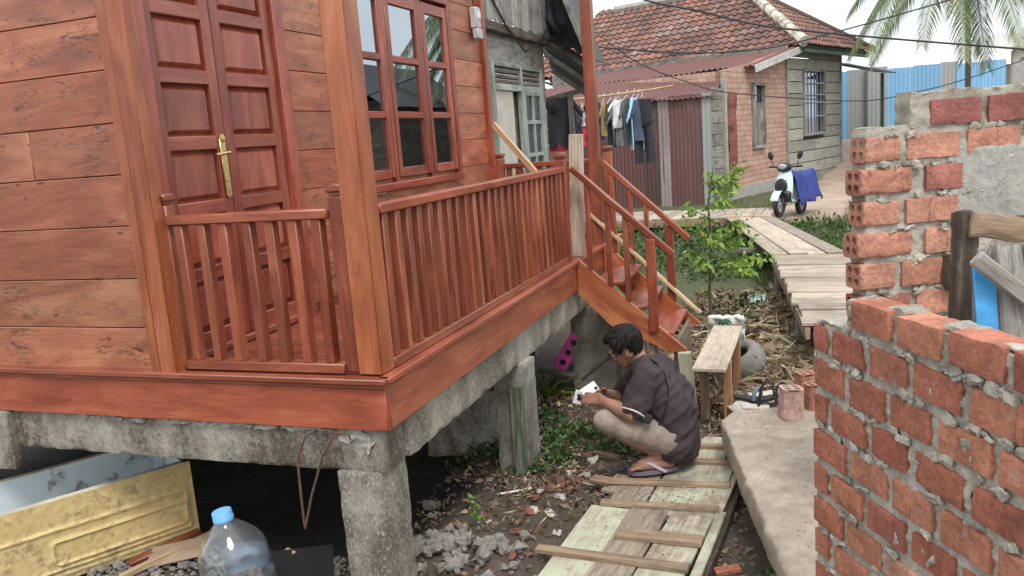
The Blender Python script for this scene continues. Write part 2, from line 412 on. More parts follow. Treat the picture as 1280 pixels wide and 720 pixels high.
# ================================================================== ground
def ss(a, b, x): 
    t = min(1, max(0, (x-a)/(b-a))); return t*t*(3-2*t)
def gz(x, y):
    z = -1.05 + .25*ss(7, 12, y) + .85*ss(20.5, 26, y)
    z -= .16*ss(-.15, -.75, x)*ss(.35, 1.0, y)*ss(7, 4, y)
    z += .07*math.exp(-(((x+.02)/.38)**2+((y-.55)/.3)**2))
    z += .10*ss(.75, 1.6, x)*ss(2.4, 3.6, y)*ss(9, 7, y)
    k = 1 if y < 20 else .4
    z += k*(.030*noise.noise(Vector((x*2.1, y*2.1, 0))) + .016*noise.noise(Vector((x*6, y*6, 3))) + .008*noise.noise(Vector((x*17, y*17, 5))))
    return z
def path_x(y): return 1.45 + .10*(y-12) if y > 12 else 1.45 + .22*(12-y)
def make_ground():
    xs = np.concatenate([[-400, -150, -60, -25, -12, -7, -5], np.arange(-3.6, 3.6, .045), [4, 4.6, 5.4, 6.5, 8, 11, 16, 25, 60, 150, 400]])
    ys = np.concatenate([[-400, -100, -30, -10, -5, -3, -2], np.arange(-1.2, 7.5, .045), np.arange(7.5, 30, .22), [31, 33, 36, 40, 50, 70, 120, 200, 400]])
    nx, ny = len(xs), len(ys)
    V = [(x, y, gz(x, y)) for y in ys for x in xs]
    F = [(j*nx+i, j*nx+i+1, (j+1)*nx+i+1, (j+1)*nx+i) for j in range(ny-1) for i in range(nx-1)]
    me = bpy.data.meshes.new('ground'); me.from_pydata(V, [], F)
    zc = []
    for (x, y, z) in V:
        n = noise.noise(Vector((x*1.3, y*1.3, 9)))*.5 + noise.noise(Vector((x*4, y*4, 2)))*.3
        grass = ss(-.2, .25, n + .9*ss(5.2, 6.5, y)*ss(30, 20, y) - .35 - 1.1*ss(1.3, .6, abs(x-path_x(y)))*ss(11, 12, y))
        pth = ss(-.1, .3, n*.6 + .35 - .9*ss(.35, 1.1, abs(x-path_x(y))))*ss(8, 10, y)
        pth *= ss(11.0, 12.0, y); pth = max(pth, ss(24.0, 25.5, y))
        straw = ss(-.2, .2, n*.7+.15)*ss(.5, 1.0, x)*ss(2.6, 3.4, y)*ss(7.2, 5.8, y)
        zc += [grass, pth, straw, ss(-.05, -.45, x+.12*n)*ss(.05, .6, y+.1*n)*ss(5.5, 4.0, y)]  # alpha masks the painted shade under the house
    a = me.color_attributes.new('zone', 'FLOAT_COLOR', 'POINT'); a.data.foreach_set('color', np.array(zc, dtype=np.float32))
    me.polygons.foreach_set('use_smooth', [True]*len(F))
    g = G('wet_soil_grass_and_shade'); z = g.attr('zone'); q = g.n('ShaderNodeSeparateColor'); g.lk(z, q.inputs[0])
    n1 = g.noise(5, 6, rough=.65); n2 = g.noise(38, 5, rough=.7); n3 = g.noise(1.4, 4)
    c = g.ramp(g.mix(.5, n1, n2), (.3, (.035, .027, .02)), (.52, (.085, .065, .048)), (.7, (.17, .135, .10)))
    c = g.mix(q.outputs[2], c, g.ramp(n2, (.3, (.16, .12, .075)), (.65, (.36, .29, .19))))
    c = g.mix(q.outputs[0], c, g.ramp(n2, (.3, (.035, .045, .02)), (.65, (.105, .115, .05))))
    c = g.mix(q.outputs[1], c, g.ramp(g.mix(.4, n3, n2), (.3, (.30, .21, .16)), (.7, (.50, .40, .32))))
    c = g.mix(g.math('MULTIPLY', g.attr('zone', 'Alpha'), .88), c, (.008, .0075, .007))  # shade under the house painted into the soil as near-black
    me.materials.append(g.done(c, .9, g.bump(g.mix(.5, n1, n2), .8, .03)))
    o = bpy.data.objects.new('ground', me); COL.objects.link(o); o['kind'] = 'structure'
make_ground()
# road along the blue fence
b = MB(); P = [[Vector((x, y, .012+gz(x, 27)*0+z)) for y, z in ((25.6, .0), (27.6, .03), (29.6, .0))] for x in np.linspace(-40, 40, 30)]
b.quadgrid(P, flip=True)
g = G('pale_gravel_road'); n = g.noise(3, 6)
tag(b.build('road', g.done(g.ramp(n, (.3, (.36, .32, .28)), (.7, (.52, .48, .43))), .95)), kind='structure')

# broken concrete slab, a real step above the walkway
def slab():
    poly = [(1.063, 1.778), (1.11, 1.93), (1.30, 2.03), (1.56, 2.13), (2.6, 2.5), (4.2, 2.5), (4.2, -1.5), (1.9, -1.5), (1.66, -.66), (1.446, .188), (1.27, .90)]
    # resample and roughen the outline
    pts = []
    for k in range(len(poly)):
        a, c = Vector(poly[k]), Vector(poly[(k+1) % len(poly)]); n_ = max(1, int((c-a).length/.035))
        for i in range(n_):
            p = a.lerp(c, i/n_); pts.append(p)
    cen = Vector((2.3, .6)); out = []
    for p in pts:
        d = (p-cen).normalized(); k = .016*noise.noise(Vector((p.x*6, p.y*6, 1)))+.012*noise.noise(Vector((p.x*19, p.y*19, 4))); out.append(p + d*k)
    b = MB(); rows = []
    for dz, ins in ((-.20, .05), (-.17, .02), (-.12, .006), (-.06, .0), (-.018, .0), (-.004, .005), (0, .015), (.002, .05)):
        row = []
        for k, p in enumerate(out):
            d = (cen-p).normalized(); q = p + d*(ins+.010*noise.noise(Vector((p.x*14, p.y*14, dz*40))))
            row.append(Vector((q.x, q.y, -.75+dz+.004*noise.noise(Vector((p.x*9, p.y*9, 7))))))
        rows.append(row+[row[0]])
    b.quadgrid(rows, .5)
    V = rows[-1][:-1]; fans = []
    # concentric rings towards the middle give the top some unevenness
    prev = V; rings = [V]
    for k in range(1, 9):
        t = k/9; rings.append([Vector((p.x+(cen.x-p.x)*t, p.y+(cen.y-p.y)*t, -.748+.008*noise.noise(Vector((p.x*3+t*9, p.y*3, 0))))) for p in V])
    rings = [r+[r[0]] for r in rings]; b.quadgrid(rings, .5)
    b.add([cen.to_3d()+Vector((0, 0, -.748))]+rings[-1][:-1], [[0, i, i % (len(V))+1] for i in range(1, len(V))], None, .5)
    o = b.build('concrete_slab', M['slab'], weld=True, angle=60); bm = bmesh.new(); bm.from_mesh(o.data); bmesh.ops.recalc_face_normals(bm, faces=bm.faces); bm.to_mesh(o.data); bm.free()
    tag(o, kind='structure')
slab()

# ================================================================== red wooden house
HX = -1.06          # wall plane on the porch side
H = thing('wooden_house', 'newly varnished red wooden house on concrete stilts with a railed side porch', 'house', (HX, 0, -1.05))
BZ = [-.012, .181, .395, .6185, .832, 1.042, 1.254, 1.461, 1.68, 1.89, 2.10, 2.30, 2.5]
b = MB()
for k in range(len(BZ)-1):
    z0, z1 = BZ[k]+.0015, BZ[k+1]-.0015
    x0 = HX-.01
    cuts = [-4.2, random.uniform(-3.1, -2.75), x0] if k not in (4,) else [-4.2, -1.62, x0]
    for a, c in zip(cuts[:-1], cuts[1:]):
        b.box(((a+c)/2, .045, (z0+z1)/2), (c-a-.002, .03, z1-z0), bev=.003)
b.build('front_wall', M['wall_wood'], H)
b = MB()
for k in range(len(BZ)-1):
    z0, z1 = BZ[k]+.0015+.05, BZ[k+1]-.0015+.05
    zc, h = (z0+z1)/2, z1-z0
    spans = [(1.135, 1.76), (3.32, 4.02)] if .60 < zc < 1.93 else [(1.135, 4.02)]
    for y0, y1 in spans: b.box((HX-.015, (y0+y1)/2, zc), (.03, y1-y0, h), bev=.003)
b.box((HX-.04, 2.1, 1.2), (.02, 3.8, 2.6), bev=0)        # inner lining
b.build('side_wall', M['wall_wood'], H)
b = MB()      # far end wall and back, closing the body
b.box((-2.7, 4.05, 1.2), (3.3, .05, 2.6)); b.box((-4.2, 2.05, 1.2), (.05, 4.0, 2.6)); b.box((-2.7, 2.0, 2.52), (3.2, 4.0, .03))
b.build('back_wall', M['wall_wood'], H)
b = MB()
b.box((-1.085, .012, 1.25), (.052, .035, 2.55)); b.box((-1.015, .02, 1.25), (.085, .06, 2.55)); b.box((-1.03, .07, 1.25), (.06, .04, 2.55))
b.build('corner_trim', M['trim_wood'], H)
b = MB(); b.box((HX+.012, 4.05, 1.25), (.055, .07, 2.55)); b.build('corner_trim', M['rail_wood'], H)
b = MB(); rr_ = random.Random(17)
for k in range(len(BZ)-2):
    for dz in (.05, .155):
        for x in (-1.145, -1.62, -2.05): b.lathe([(.0035, 0), (.0035, .0012)], (x+rr_.uniform(-.012, .012), .0302, BZ[k]+dz+rr_.uniform(-.012, .012)), (0, -1, 0), 7)
        for y in (1.165, 1.70, 3.37, 3.99): b.lathe([(.0035, 0), (.0035, .0012)], (HX-.0002, y+rr_.uniform(-.01, .01), BZ[k]+.05+dz+rr_.uniform(-.012, .012)), (1, 0, 0), 7)
o = b.build('nail_heads', M['iron'], H); o['kind'] = 'stuff'
# deck
b = MB(); y = .03
while y < 4.2:
    b.box((-.54, y+.055, -.02), (1.06, .108, .024), bev=.002); y += .112
b.build('deck', M['rail_wood'], H)
# skirt: ledge moulding and board
b = MB()
b.box((-2.1, -.002, -.012), (4.24, .05, .024), bev=.004); b.box((-2.1, .005, -.034), (4.22, .034, .016), bev=.003)
b.box((.0, 2.12, -.012), (.05, 4.24, .024), bev=.004); b.box((-.007, 2.12, -.034), (.034, 4.2, .016), bev=.003)
b.build('skirt_moulding', M['skirt_wood'], H)
b = MB()
b.box((-2.06, .012, -.129), (4.12, .026, .172), bev=.003); b.box((-.013, 1.38, -.129), (.026, 2.70, .172), bev=.003)
b.box((-.013, 3.48, -.129), (.026, 1.48, .172), bev=.003)
b.build('skirt_board', M['skirt_wood'], H)
# concrete beams and stilts
b = MB()
b.roughbox((-2.2, .125, -.312), (4.3, .19, .188), cell=.018, amp=.003, seed=1)
b.build('concrete_beam', M['concrete'], H, weld=True, angle=60)
b = MB(); b.roughbox((-.125, 2.2, -.312), (.19, 3.98, .186), cell=.02, amp=.0045, seed=2); b.build('concrete_beam', M['concrete_lichen'], H, weld=True, angle=60)
for k, (x, y, sx, sy, m) in enumerate([(-.165, .125, .205, .215, 'concrete_lichen'), (-.10, 1.68, .2, .2, 'concrete_moss'), (.0, 3.25, .34, .22, 'concrete_moss'), (-3.0, .3, .2, .2, 'concrete'), (-2.2, 2.2, .2, .2, 'concrete'), (-1.2, 2.8, .2, .2, 'concrete'), (-.15, 4.1, .2, .2, 'concrete')]):
    b = MB(); b.roughbox((x, y, -.86), (sx, sy, .92), cell=.02, amp=.004, seed=5+k, edge=.011); b.build('concrete_pillar', M[m], H, weld=True, angle=60)
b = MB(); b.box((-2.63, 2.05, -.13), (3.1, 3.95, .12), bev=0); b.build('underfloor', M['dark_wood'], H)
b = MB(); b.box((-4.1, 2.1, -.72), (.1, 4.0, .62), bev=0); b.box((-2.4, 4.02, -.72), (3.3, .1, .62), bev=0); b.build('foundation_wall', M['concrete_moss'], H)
b = MB(); b.roughbox((-2.22, .02, -.36), (.42, .06, .29), euler(0, .03, 0), .018, .008, 9, 44); b.build('end_block', M['concrete'], H, weld=True)
b = MB(); rr_ = random.Random(8)
for k in range(26):
    x = rr_.uniform(-1.6, -.15); b.roughbox((x, .026, -.226-rr_.random()*.008), (rr_.uniform(.03, .13), .014, rr_.uniform(.012, .03)), euler(0, rr_.uniform(-.1, .1), 0), .008, .010, 18, 60+k, .5, .01)
o = b.build('mortar_drips', M['plaster'], H, weld=True); o['kind'] = 'stuff'
b = MB()   # bent rebar ends sticking out of the corner
b.tube([(-.335, -.005, -.225), (-.36, -.03, -.24), (-.40, -.045, -.33), (-.405, -.045, -.5), (-.41, -.04, -.62)], .0052)
b.tube([(-.20, -.005, -.225), (-.235, -.03, -.235), (-.28, -.045, -.31), (-.35, -.05, -.48), (-.405, -.045, -.63)], .0052)
b.tube([(-.335, .03, -.223), (-.25, -.02, -.221), (-.17, -.022, -.224), (-.16, -.02, -.25)], .0042)
b.build('rebar', M['iron'], H)
b = MB(); b.roughbox((-.17, .0335, -.255), (.17, .016, .10), euler(0, .35, 0), cell=.008, amp=.022, fr=14, seed=31, edge=.03)
b.build('mortar_patch', M['plaster'], H, weld=True)

# posts, newels, rails, balusters
def post(x, y, s, z0, z1, mat, name='porch_post'):
    b = MB(); b.box((x, y, (z0+z1)/2), (s[0], s[1], z1-z0), bev=.005); return b.build(name, mat, H)
post(-.072, .085, (.105, .105), 0, 2.7, M['trim_wood'])
post(-.03, 3.62, (.085, .085), -.2, 2.7, M['rail_wood'])
def newel(x, y, z1, s=.068):
    b = MB(); b.box((x, y, z1/2-.02), (s, s, z1-.055), bev=.004); b.box((x, y, z1-.036), (s*.84, s*.84, .016), bev=.003)
    b.box((x, y, z1-.016), (s*1.16, s*1.16, .034), bev=.008); b.build('newel_post', M['rail_wood'], H)
newel(-.155, .075, .742, .062); newel(-.985, .075, .742, .06); newel(-.045, 2.735, .745); newel(-.045, 4.14, .745); newel(HX+.055, 4.14, .745)
def rail(p0, p1, n_, up=(0, 0, 1), skip=()):
    p0, p1 = Vector(p0), Vector(p1)
    b = MB(); b.bar(p0+Vector((0, 0, .632)), p1+Vector((0, 0, .632)), .062, .04, bev=.006); b.build('handrail', M['rail_wood'], H)
    b = MB(); b.bar(p0+Vector((0, 0, .022)), p1+Vector((0, 0, .022)), .058, .04, bev=.004); b.build('bottom_rail', M['rail_wood'], H)
    for k in range(n_):
        p = p0.lerp(p1, (k+.5+random.uniform(-.05, .05))/n_); b = MB(); b.box((p.x, p.y, .327), (.043, .043, .572), rotz(math.atan2((p1-p0).y, (p1-p0).x)+random.uniform(-.04, .04)) @ euler(random.uniform(-.008, .008), random.uniform(-.008, .008), 0), .004); b.build('baluster', M['rail_wood'], H)
rail((-.955, .06, 0), (-.187, .06, 0), 7)
rail((-.045, .14, 0), (-.045, 2.70, 0), 25)
rail((HX+.09, 4.14, 0), (-.08, 4.14, 0), 10)

# door
b = MB()
for y in (.115, 1.09): b.box((HX-.005, y, 1.05), (.10, .085, 2.16), bev=.006)
b.box((HX-.005, .6, 2.09), (.10, .95, .08), bev=.006); b.box((HX-.005, .6, .012), (.11, .95, .03), bev=.004)
b.build('door_frame', M['door_wood'], H)
def leaf(y0, y1, handle):
    b = MB(); s = .062; t = .036; x = HX+.0
    zs = [.03, .36, .655, .945, 1.235, 1.52, 1.80, 2.045]
    for y in (y0+s/2, y1-s/2): b.box((x, y, 1.04), (t, s, 2.02), bev=.004)
    for z in zs: b.box((x, (y0+y1)/2, z), (t-.002, y1-y0-2*s+.004, .062 if z > .1 else .14), bev=.004)
    for za, zb in zip(zs[:-1], zs[1:]):
        lo, hi = za+.031+(.04 if za < .1 else 0), zb-.031; ya, yb = y0+s, y1-s
        xf = x-.012; m = .028
        P = [[Vector((xf, ya, lo)), Vector((xf, yb, lo)), Vector((xf, yb, hi)), Vector((xf, ya, hi))],
             [Vector((xf+.003, ya+.010, lo+.010)), Vector((xf+.003, yb-.010, lo+.010)), Vector((xf+.003, yb-.010, hi-.010)), Vector((xf+.003, ya+.010, hi-.010))],
             [Vector((xf+.022, ya+m, lo+m)), Vector((xf+.022, yb-m, lo+m)), Vector((xf+.022, yb-m, hi-m)), Vector((xf+.022, ya+m, hi-m))]]
        V = [p for r in P for p in r]; F = []
        for r_ in range(2):
            for j in range(4): F.append([r_*4+j, r_*4+(j+1) % 4, r_*4+4+(j+1) % 4, r_*4+4+j])
        F.append([8, 9, 10, 11])
        ou, ov = random.random()*9, random.random()*9
        b.add(V, F, [[(ou+V[i].z, ov+V[i].y) for i in q] for q in F])
    d = b.build('door_leaf', M['door_wood'], H, angle=20)
    if handle:
        b = MB(); yh = y1-.036
        b.box((x+.024, yh, .835), (.012, .042, .25), bev=.005); b.lathe([(.021, 0), (.021, .012)], (x+.018, yh, .96), (1, 0, 0), 16); b.lathe([(.021, 0), (.021, .012)], (x+.018, yh, .71), (1, 0, 0), 16)
        b.tube([(x+.028, yh, .895), (x+.06, yh, .895), (x+.07, yh-.012, .895), (x+.072, yh-.11, .887)], [.008, .008, .009, .007], 8)
        b.lathe([(.009, 0), (.009, .004)], (x+.03, yh, .77), (1, 0, 0), 12)
        b.build('handle', M['brass'], d)
leaf(.16, .588, True); leaf(.594, 1.045, False)

# window: frame, sill and three sashes of three panes
b = MB(); xf = HX+.004; zb, zt = .625, 1.93
for y in (1.735, 3.30): b.box((xf, y, (zb+zt)/2), (.085, .06, zt-zb), bev=.005)
for y in (2.255, 2.805): b.box((xf-.004, y, (zb+zt)/2), (.07, .045, zt-zb), bev=.004)
b.box((xf, 2.52, zt-.02), (.085, 1.51, .06), bev=.005); b.box((xf+.006, 2.52, zb-.012), (.10, 1.62, .05), bev=.006)
wf = b.build('window_frame', M['door_wood'], H)
for (y0, y1, dx) in ((1.772, 2.225, 0), (2.282, 2.778, .0), (2.832, 3.262, 0)):
    b = MB(); x = HX+.022
    for y in (y0+.026, y1-.026): b.box((x, y, 1.262), (.034, .052, 1.19), bev=.004)
    for z, h in ((.695, .062), (1.073, .044), (1.435, .044), (1.82, .075)): b.box((x-.001, (y0+y1)/2, z), (.03, y1-y0-.104, h), bev=.004)
    s_ = b.build('window_sash', M['door_wood'], H)
    b = MB()
    for z0, z1 in ((.72, 1.055), (1.09, 1.418), (1.452, 1.79)):
        b.box((x-.006, (y0+y1)/2, (z0+z1)/2), (.005, y1-y0-.09, z1-z0), bev=0)
    b.build('pane', M['glass'], s_)
# latch blocks under the sill, seen either side of the corner post
b = MB(); b.box((HX+.03, 1.98, .585), (.022, .17, .02)); b.build('window_latch', M['grey_plastic'], wf)
# meter box on the side wall
t = thing('electricity_meter', 'small grey electricity meter box on the red plank wall right of the window', 'meter', (HX+.035, 3.86, 1.80)); t.scale = (.85,)*3
b = MB(); b.box((HX+.04, 3.86, 1.86), (.075, .12, .20), bev=.012); b.box((HX+.05, 3.87, 1.715), (.06, .13, .10), bev=.01); b.build('case', M['grey_plastic'], t)
b = MB(); b.box((HX+.081, 3.86, 1.885), (.006, .075, .07), bev=.002); b.build('dial_window', M['white'], t)
b = MB(); b.tube([(HX+.04, 3.85, 1.96), (HX+.03, 3.83, 2.1), (HX+.02, 3.8, 2.5)], .008); b.build('cable', M['black'], t)

# ------------------------------------------------------------------ stairs
S = thing('staircase', 'red varnished wooden staircase of three treads leading down from the porch to the yard', 'stairs', (.35, 3.2, -1.05))
def stringer(y, mat):
    P = [(0.006, .012), (.735, -.628), (.735, -.642), (.64, -.652), (.22, -.462), (.006, -.24)]
    b = MB(); V = [Vector((x, y+d, z)) for d in (-.017, .017) for x, z in P]; n_ = len(P)
    F = [list(range(n_)), list(range(n_, 2*n_))[::-1]] + [[(i+1) % n_, i, i+n_, (i+1) % n_+n_] for i in range(n_)]
    ou = random.random()*9
    U = [[(ou+V[i].x*.76-V[i].z*.65, V[i].x*.65+V[i].z*.76+V[i].y) for i in q] for q in F]
    b.add(V, F, U); return b.build('stringer', mat, S)
stringer(2.82, M['trim_wood']); stringer(3.60, M['trim_wood'])
for x, z in ((.21, -.175), (.365, -.35), (.54, -.53)):
    b = MB(); b.box((x, 3.21, z), (.215, .742, .028), bev=.004); b.build('tread', M['rail_wood'], S)
for y in (2.82, 3.60):
    b = MB(); p0 = Vector((.0 if y < 3 else .03, y, .635)); p1 = Vector((.67, y, .02)); b.bar(p0, p1, .05, .042, bev=.006); b.build('handrail', M['rail_wood'], S)
    for k, (x, lo) in enumerate(((.10, 0), (.235, 0), (.355, 0), (.525, .0))):
        zt = .60-.92*x; zbm = .0-.88*x; s_ = .034 if k < 3 else .06
        if k == 3: zbm -= .06
        b = MB(); b.box((x, y+(.0 if k < 3 else -.012 if y < 3 else .012), (zt+zbm)/2+.015), (s_, s_ if k < 3 else .05, zt-zbm), bev=.004); b.build('baluster' if k < 3 else 'newel_post', M['rail_wood'], S)
b = MB(); b.bar((-.23, 3.585, .385), (.74, 3.585, -.552), .05, .022, bev=.002); b.build('nosing_strip', M['raw_wood'], S)
b = MB(); b.box((.655, 3.22, -.80), (.025, .72, .42)); b.build('lower_riser', M['batten_wood'], S)
b = MB(); b.box((.40, 2.86, -.78), (.10, .05, .52)); b.box((.50, 2.87, -.80), (.05, .06, .52)); b.build('support_leg', M['raw_wood'], S)
b = MB(); b.bar((.725, 2.79, -.645), (.755, 2.80, -1.07), .05, .085, up=(1, 0, 0), bev=.003, rnd=.9); b.build('support_leg', M['walk_wood'], S)
# loose timber left at the stairs
b = MB()
V0 = at(711, 172, Y=2.93); V1 = at(728, 168, Y=2.93); V2 = at(730, 320, Y=2.93); V3 = at(715, 320, Y=2.93)
b.bar((-.02, 2.93, .01), (.02, 2.93, .86), .024, .10, up=(1, 0, 0), bev=.003)
single(b, 'leaning_plank', M['board_wood'], (0, 2.93, 0), 'pale unpainted plank standing upright at the top of the red stairs', 'plank')
b = MB(); b.bar((-1.02, 4.08, 1.0), (-.47, 3.9, .40), .03, .05, bev=.003)
single(b, 'leaning_batten', M['raw_wood'], (-.7, 3.95, .4), 'pale sawn batten leaning diagonally across the far porch railing', 'batten')
# ================================================================== brick walls
def uvface_brick(b, c, size, Mx, rnd, seed, cell=.011, amp=.0026):
    b.roughbox(c, size, Mx, cell, amp, 22., seed, rnd, .0045)
WD = Vector((.476, -.879, 0)).normalized(); WN = Vector((-.879, -.476, 0)).normalized(); WO = Vector((1.54, .034, 0))   # near wall: along, outward
def near_wall():
    t = thing('brick_wall', 'unfinished red brick wall in the right foreground, top course stepped at its end', 'brick wall', (WO.x, WO.y, -.75))
    Mx = Matrix((WD, -WN, Vector((0, 0, 1)))).transposed()
    b = MB(); th = .098
    # courses: (top z, first brick start)
    lens = [.172]; k = 0; rows = []
    top = .332; pitch = .1155; nrow = 10
    for r in range(nrow):
        zt = top-pitch*r; s = .218 if r == 0 else (-.002-.1*(r % 2) if r > 0 else 0)
        rows.append((zt, s, r))
    for zt, s, r in rows:
        x = s
        while x < 2.4:
            L = .172+random.uniform(-.012, .012); a, e = x, x+L
            if a < 0: a = random.uniform(-.004, .003)
            if e-a > .03:
                tilt = random.uniform(-.012, .012); h = .086+random.uniform(-.004, .004)
                Mb = Mx @ Matrix.Rotation(tilt, 3, 'Y') @ Matrix.Rotation(random.uniform(-.02, .02), 3, 'Z')
                c = WO + WD*((a+e)/2) - WN*(th/2-.004+random.uniform(-.003, .004)) + Vector((0, 0, zt-.043+random.uniform(-.003, .003)))
                cell = .010 if (a+e)/2 < 1.1 else .02
                uvface_brick(b, c, (e-a, th, h), Mb, random.random(), k, cell); k += 1
            x += L+.033+random.uniform(-.006, .006)
    b.build('bricks', M['brick'], t, weld=True, angle=24)
    # lumpy mortar core, squeezed out between the courses
    b = MB()
    def core(l0, l1, z0, z1, cell=.008):
        n0 = int((l1-l0)/cell); n1 = int((z1-z0)/cell)
        for side in (0, 1):
            P = []
            for i in range(n0+1):
                row = []
                for j in range(n1+1):
                    l = l0+(l1-l0)*i/n0; z = z0+(z1-z0)*j/n1; q = Vector((l, z, side*7))
                    rec = .0085 + .008*noise.noise(q*9) + .008*noise.noise(q*34) + .006*noise.noise(q*80)
                    rec = max(rec, -.006)
                    e = min(i, j, n0-i, n1-j); 
                    off = -rec if side == 0 else -(th-rec)
                    if i in (0, n0): l += (.012*noise.noise(q*25+Vector((5, 0, 0))))*1.2
                    if j == n1: z += .008*noise.noise(q*22+Vector((0, 5, 0)))
                    row.append(WO + WD*l + WN*off + Vector((0, 0, z)))
                P.append(row)
            b.quadgrid(P, .5, flip=(side == 0))
            if side == 0: A_ = P
            else: B_ = P
        def strip(pa, pb, m=6):
            rows_ = []
            for k_ in range(m+1):
                tt = k_/m
                rows_.append([a.lerp(c, tt) + Vector((0, 0, .006*math.sin(math.pi*tt)*noise.noise(a*40+Vector((0, 0, tt*5))))) for a, c in zip(pa, pb)])
            b.quadgrid(rows_, .5)
        strip([r[-1] for r in A_], [r[-1] for r in B_]); strip(A_[0], B_[0]); strip(A_[-1], B_[-1])
    core(.0, 1.3, -.80, .222); core(1.3, 2.4, -.80, .222, .025); core(.185, 1.3, .215, .318); core(1.3, 2.4, .215, .318, .025)
    # squeezed-out mortar: irregular lumps over the joints
    rr_ = random.Random(12); Mx2 = Matrix((WD, -WN, Vector((0, 0, 1)))).transposed()
    for k_ in range(150):
        r_ = rr_.randrange(0, 10); zj = .332-.1155*r_-.101+rr_.uniform(-.008, .008); l_ = rr_.uniform(.02, 1.2)
        if r_ == 0 and l_ < .2: continue
        sz = (rr_.uniform(.02, .075), .016, rr_.uniform(.012, .034))
        if rr_.random() < .12: sz = (rr_.uniform(.02, .035), .016, rr_.uniform(.04, .08)); zj += .05
        b.roughbox(WO + WD*l_ - WN*.001 + Vector((0, 0, zj)), sz, Mx2 @ Matrix.Rotation(rr_.uniform(-.4, .4), 3, 'Y'), .006, .011, 26, k_*3, .5, .012)
    # mortar smears left on top of the course, between bricks
    for l in (.40, .615, .82, 1.03):
        c = WO + WD*l - WN*.055 + Vector((0, 0, .327)); b.roughbox(c, (.085, .085, .018), Mx, .012, .012, 20, int(l*90), .5, .012)
    c = WO + WD*.20 - WN*.05 + Vector((0, 0, .275)); b.roughbox(c, (.04, .09, .11), Mx, .01, .012, 20, 77, .5, .015)
    c = WO + WD*.10 - WN*.05 + Vector((0, 0, .225)); b.roughbox(c, (.20, .092, .022), Mx, .01, .012, 20, 78, .5, .012)
    b.build('mortar', M['mortar'], t, weld=True, angle=35)
near_wall()

def hollow_brick(b, c, size, Mx, rnd, seed, holes=(2, 2), depth=.05, amp=.003, both=False):
    """brick whose -x end (local) is pierced by round holes"""
    lx, ly, lz = size; c = Vector(c); so_ = Vector((seed*5.1, seed*2.3, seed*.7))
    def T(p):
        p = Vector(p); q = p + Vector((noise.noise(p*18+so_), noise.noise(p*18+so_+Vector((7, 0, 0))), noise.noise(p*18+so_+Vector((0, 7, 0)))))*amp
        # rounded long edges
        ey, ez = ly/2-abs(p.y), lz/2-abs(p.z)
        if ey < .008 and ez < .008: q.y -= math.copysign(.004, p.y); q.z -= math.copysign(.004, p.z)
        return Mx @ q + c
    nx = max(2, int(lx/.015)); ny = 6; nz_ = 6
    for ax in (1, 2):
        for sg in (-1, 1):
            P = []
            for i in range(nx+1):
                row = []
                for j in range(ny+1):
                    x = -lx/2+lx*i/nx; u = -.5+j/ny
                    row.append(T((x, sg*ly/2, u*lz) if ax == 1 else (x, u*ly, sg*lz/2)))
                P.append(row)
            b.quadgrid(P, rnd, flip=(sg > 0) == (ax == 2) and False or (sg < 0) == (ax == 1))
    P = [[T((lx/2, -ly/2+ly*i/6, -lz/2+lz*j/6)) for j in range(7)] for i in range(7)]; b.quadgrid(P, rnd)
    hy, hz = holes; n = 16
    for iy in range(hy):
        for iz in range(hz):
            y0, y1 = -ly/2+ly*iy/hy, -ly/2+ly*(iy+1)/hy; z0, z1 = -lz/2+lz*iz/hz, -lz/2+lz*(iz+1)/hz
            cy, cz = (y0+y1)/2, (z0+z1)/2
            cy *= .88; cz *= .88; r = min(y1-y0, z1-z0)*.33
            O, I, D_ = [], [], []
            for k in range(n):
                a = 2*math.pi*(k+.5)/n; ca, sa = math.cos(a), math.sin(a)
                # border of the cell along that direction
                ty = ((y1 if ca > 0 else y0)-cy)/ca if abs(ca) > 1e-6 else 9; tz = ((z1 if sa > 0 else z0)-cz)/sa if abs(sa) > 1e-6 else 9
                tt = min(ty, tz); O.append((-lx/2, cy+ca*tt, cz+sa*tt)); rr = r*(1+.08*noise.noise(Vector((k, seed, iy*3+iz))))
                I.append((-lx/2, cy+ca*rr, cz+sa*rr)); D_.append((-lx/2+depth, cy+ca*rr, cz+sa*rr))
            corners = [(-lx/2, yy, zz) for yy in (y0, y1) for zz in (z0, z1)]
            V = [T(p) for p in O+I+D_] + [T(p) for p in corners]
            F = [[k, (k+1) % n, n+(k+1) % n, n+k] for k in range(n)] + [[n+k, n+(k+1) % n, 2*n+(k+1) % n, 2*n+k] for k in range(n)] + [[2*n+k for k in range(n)]]
            # corner triangles
            for ci, (x_, yy, zz) in enumerate(corners):
                best = []
                for k in range(n):
                    p, q = O[k], O[(k+1) % n]
                    if (abs(p[1]-yy) < 1e-6 or abs(p[2]-zz) < 1e-6) and (abs(q[1]-yy) < 1e-6 or abs(q[2]-zz) < 1e-6) and not ((abs(p[1]-q[1]) < 1e-6) or (abs(p[2]-q[2]) < 1e-6)): best.append((k, (k+1) % n))
                for k, k2 in best: F.append([k, 3*n+ci, k2])
            b.add(V, F, None, rnd)
    return b

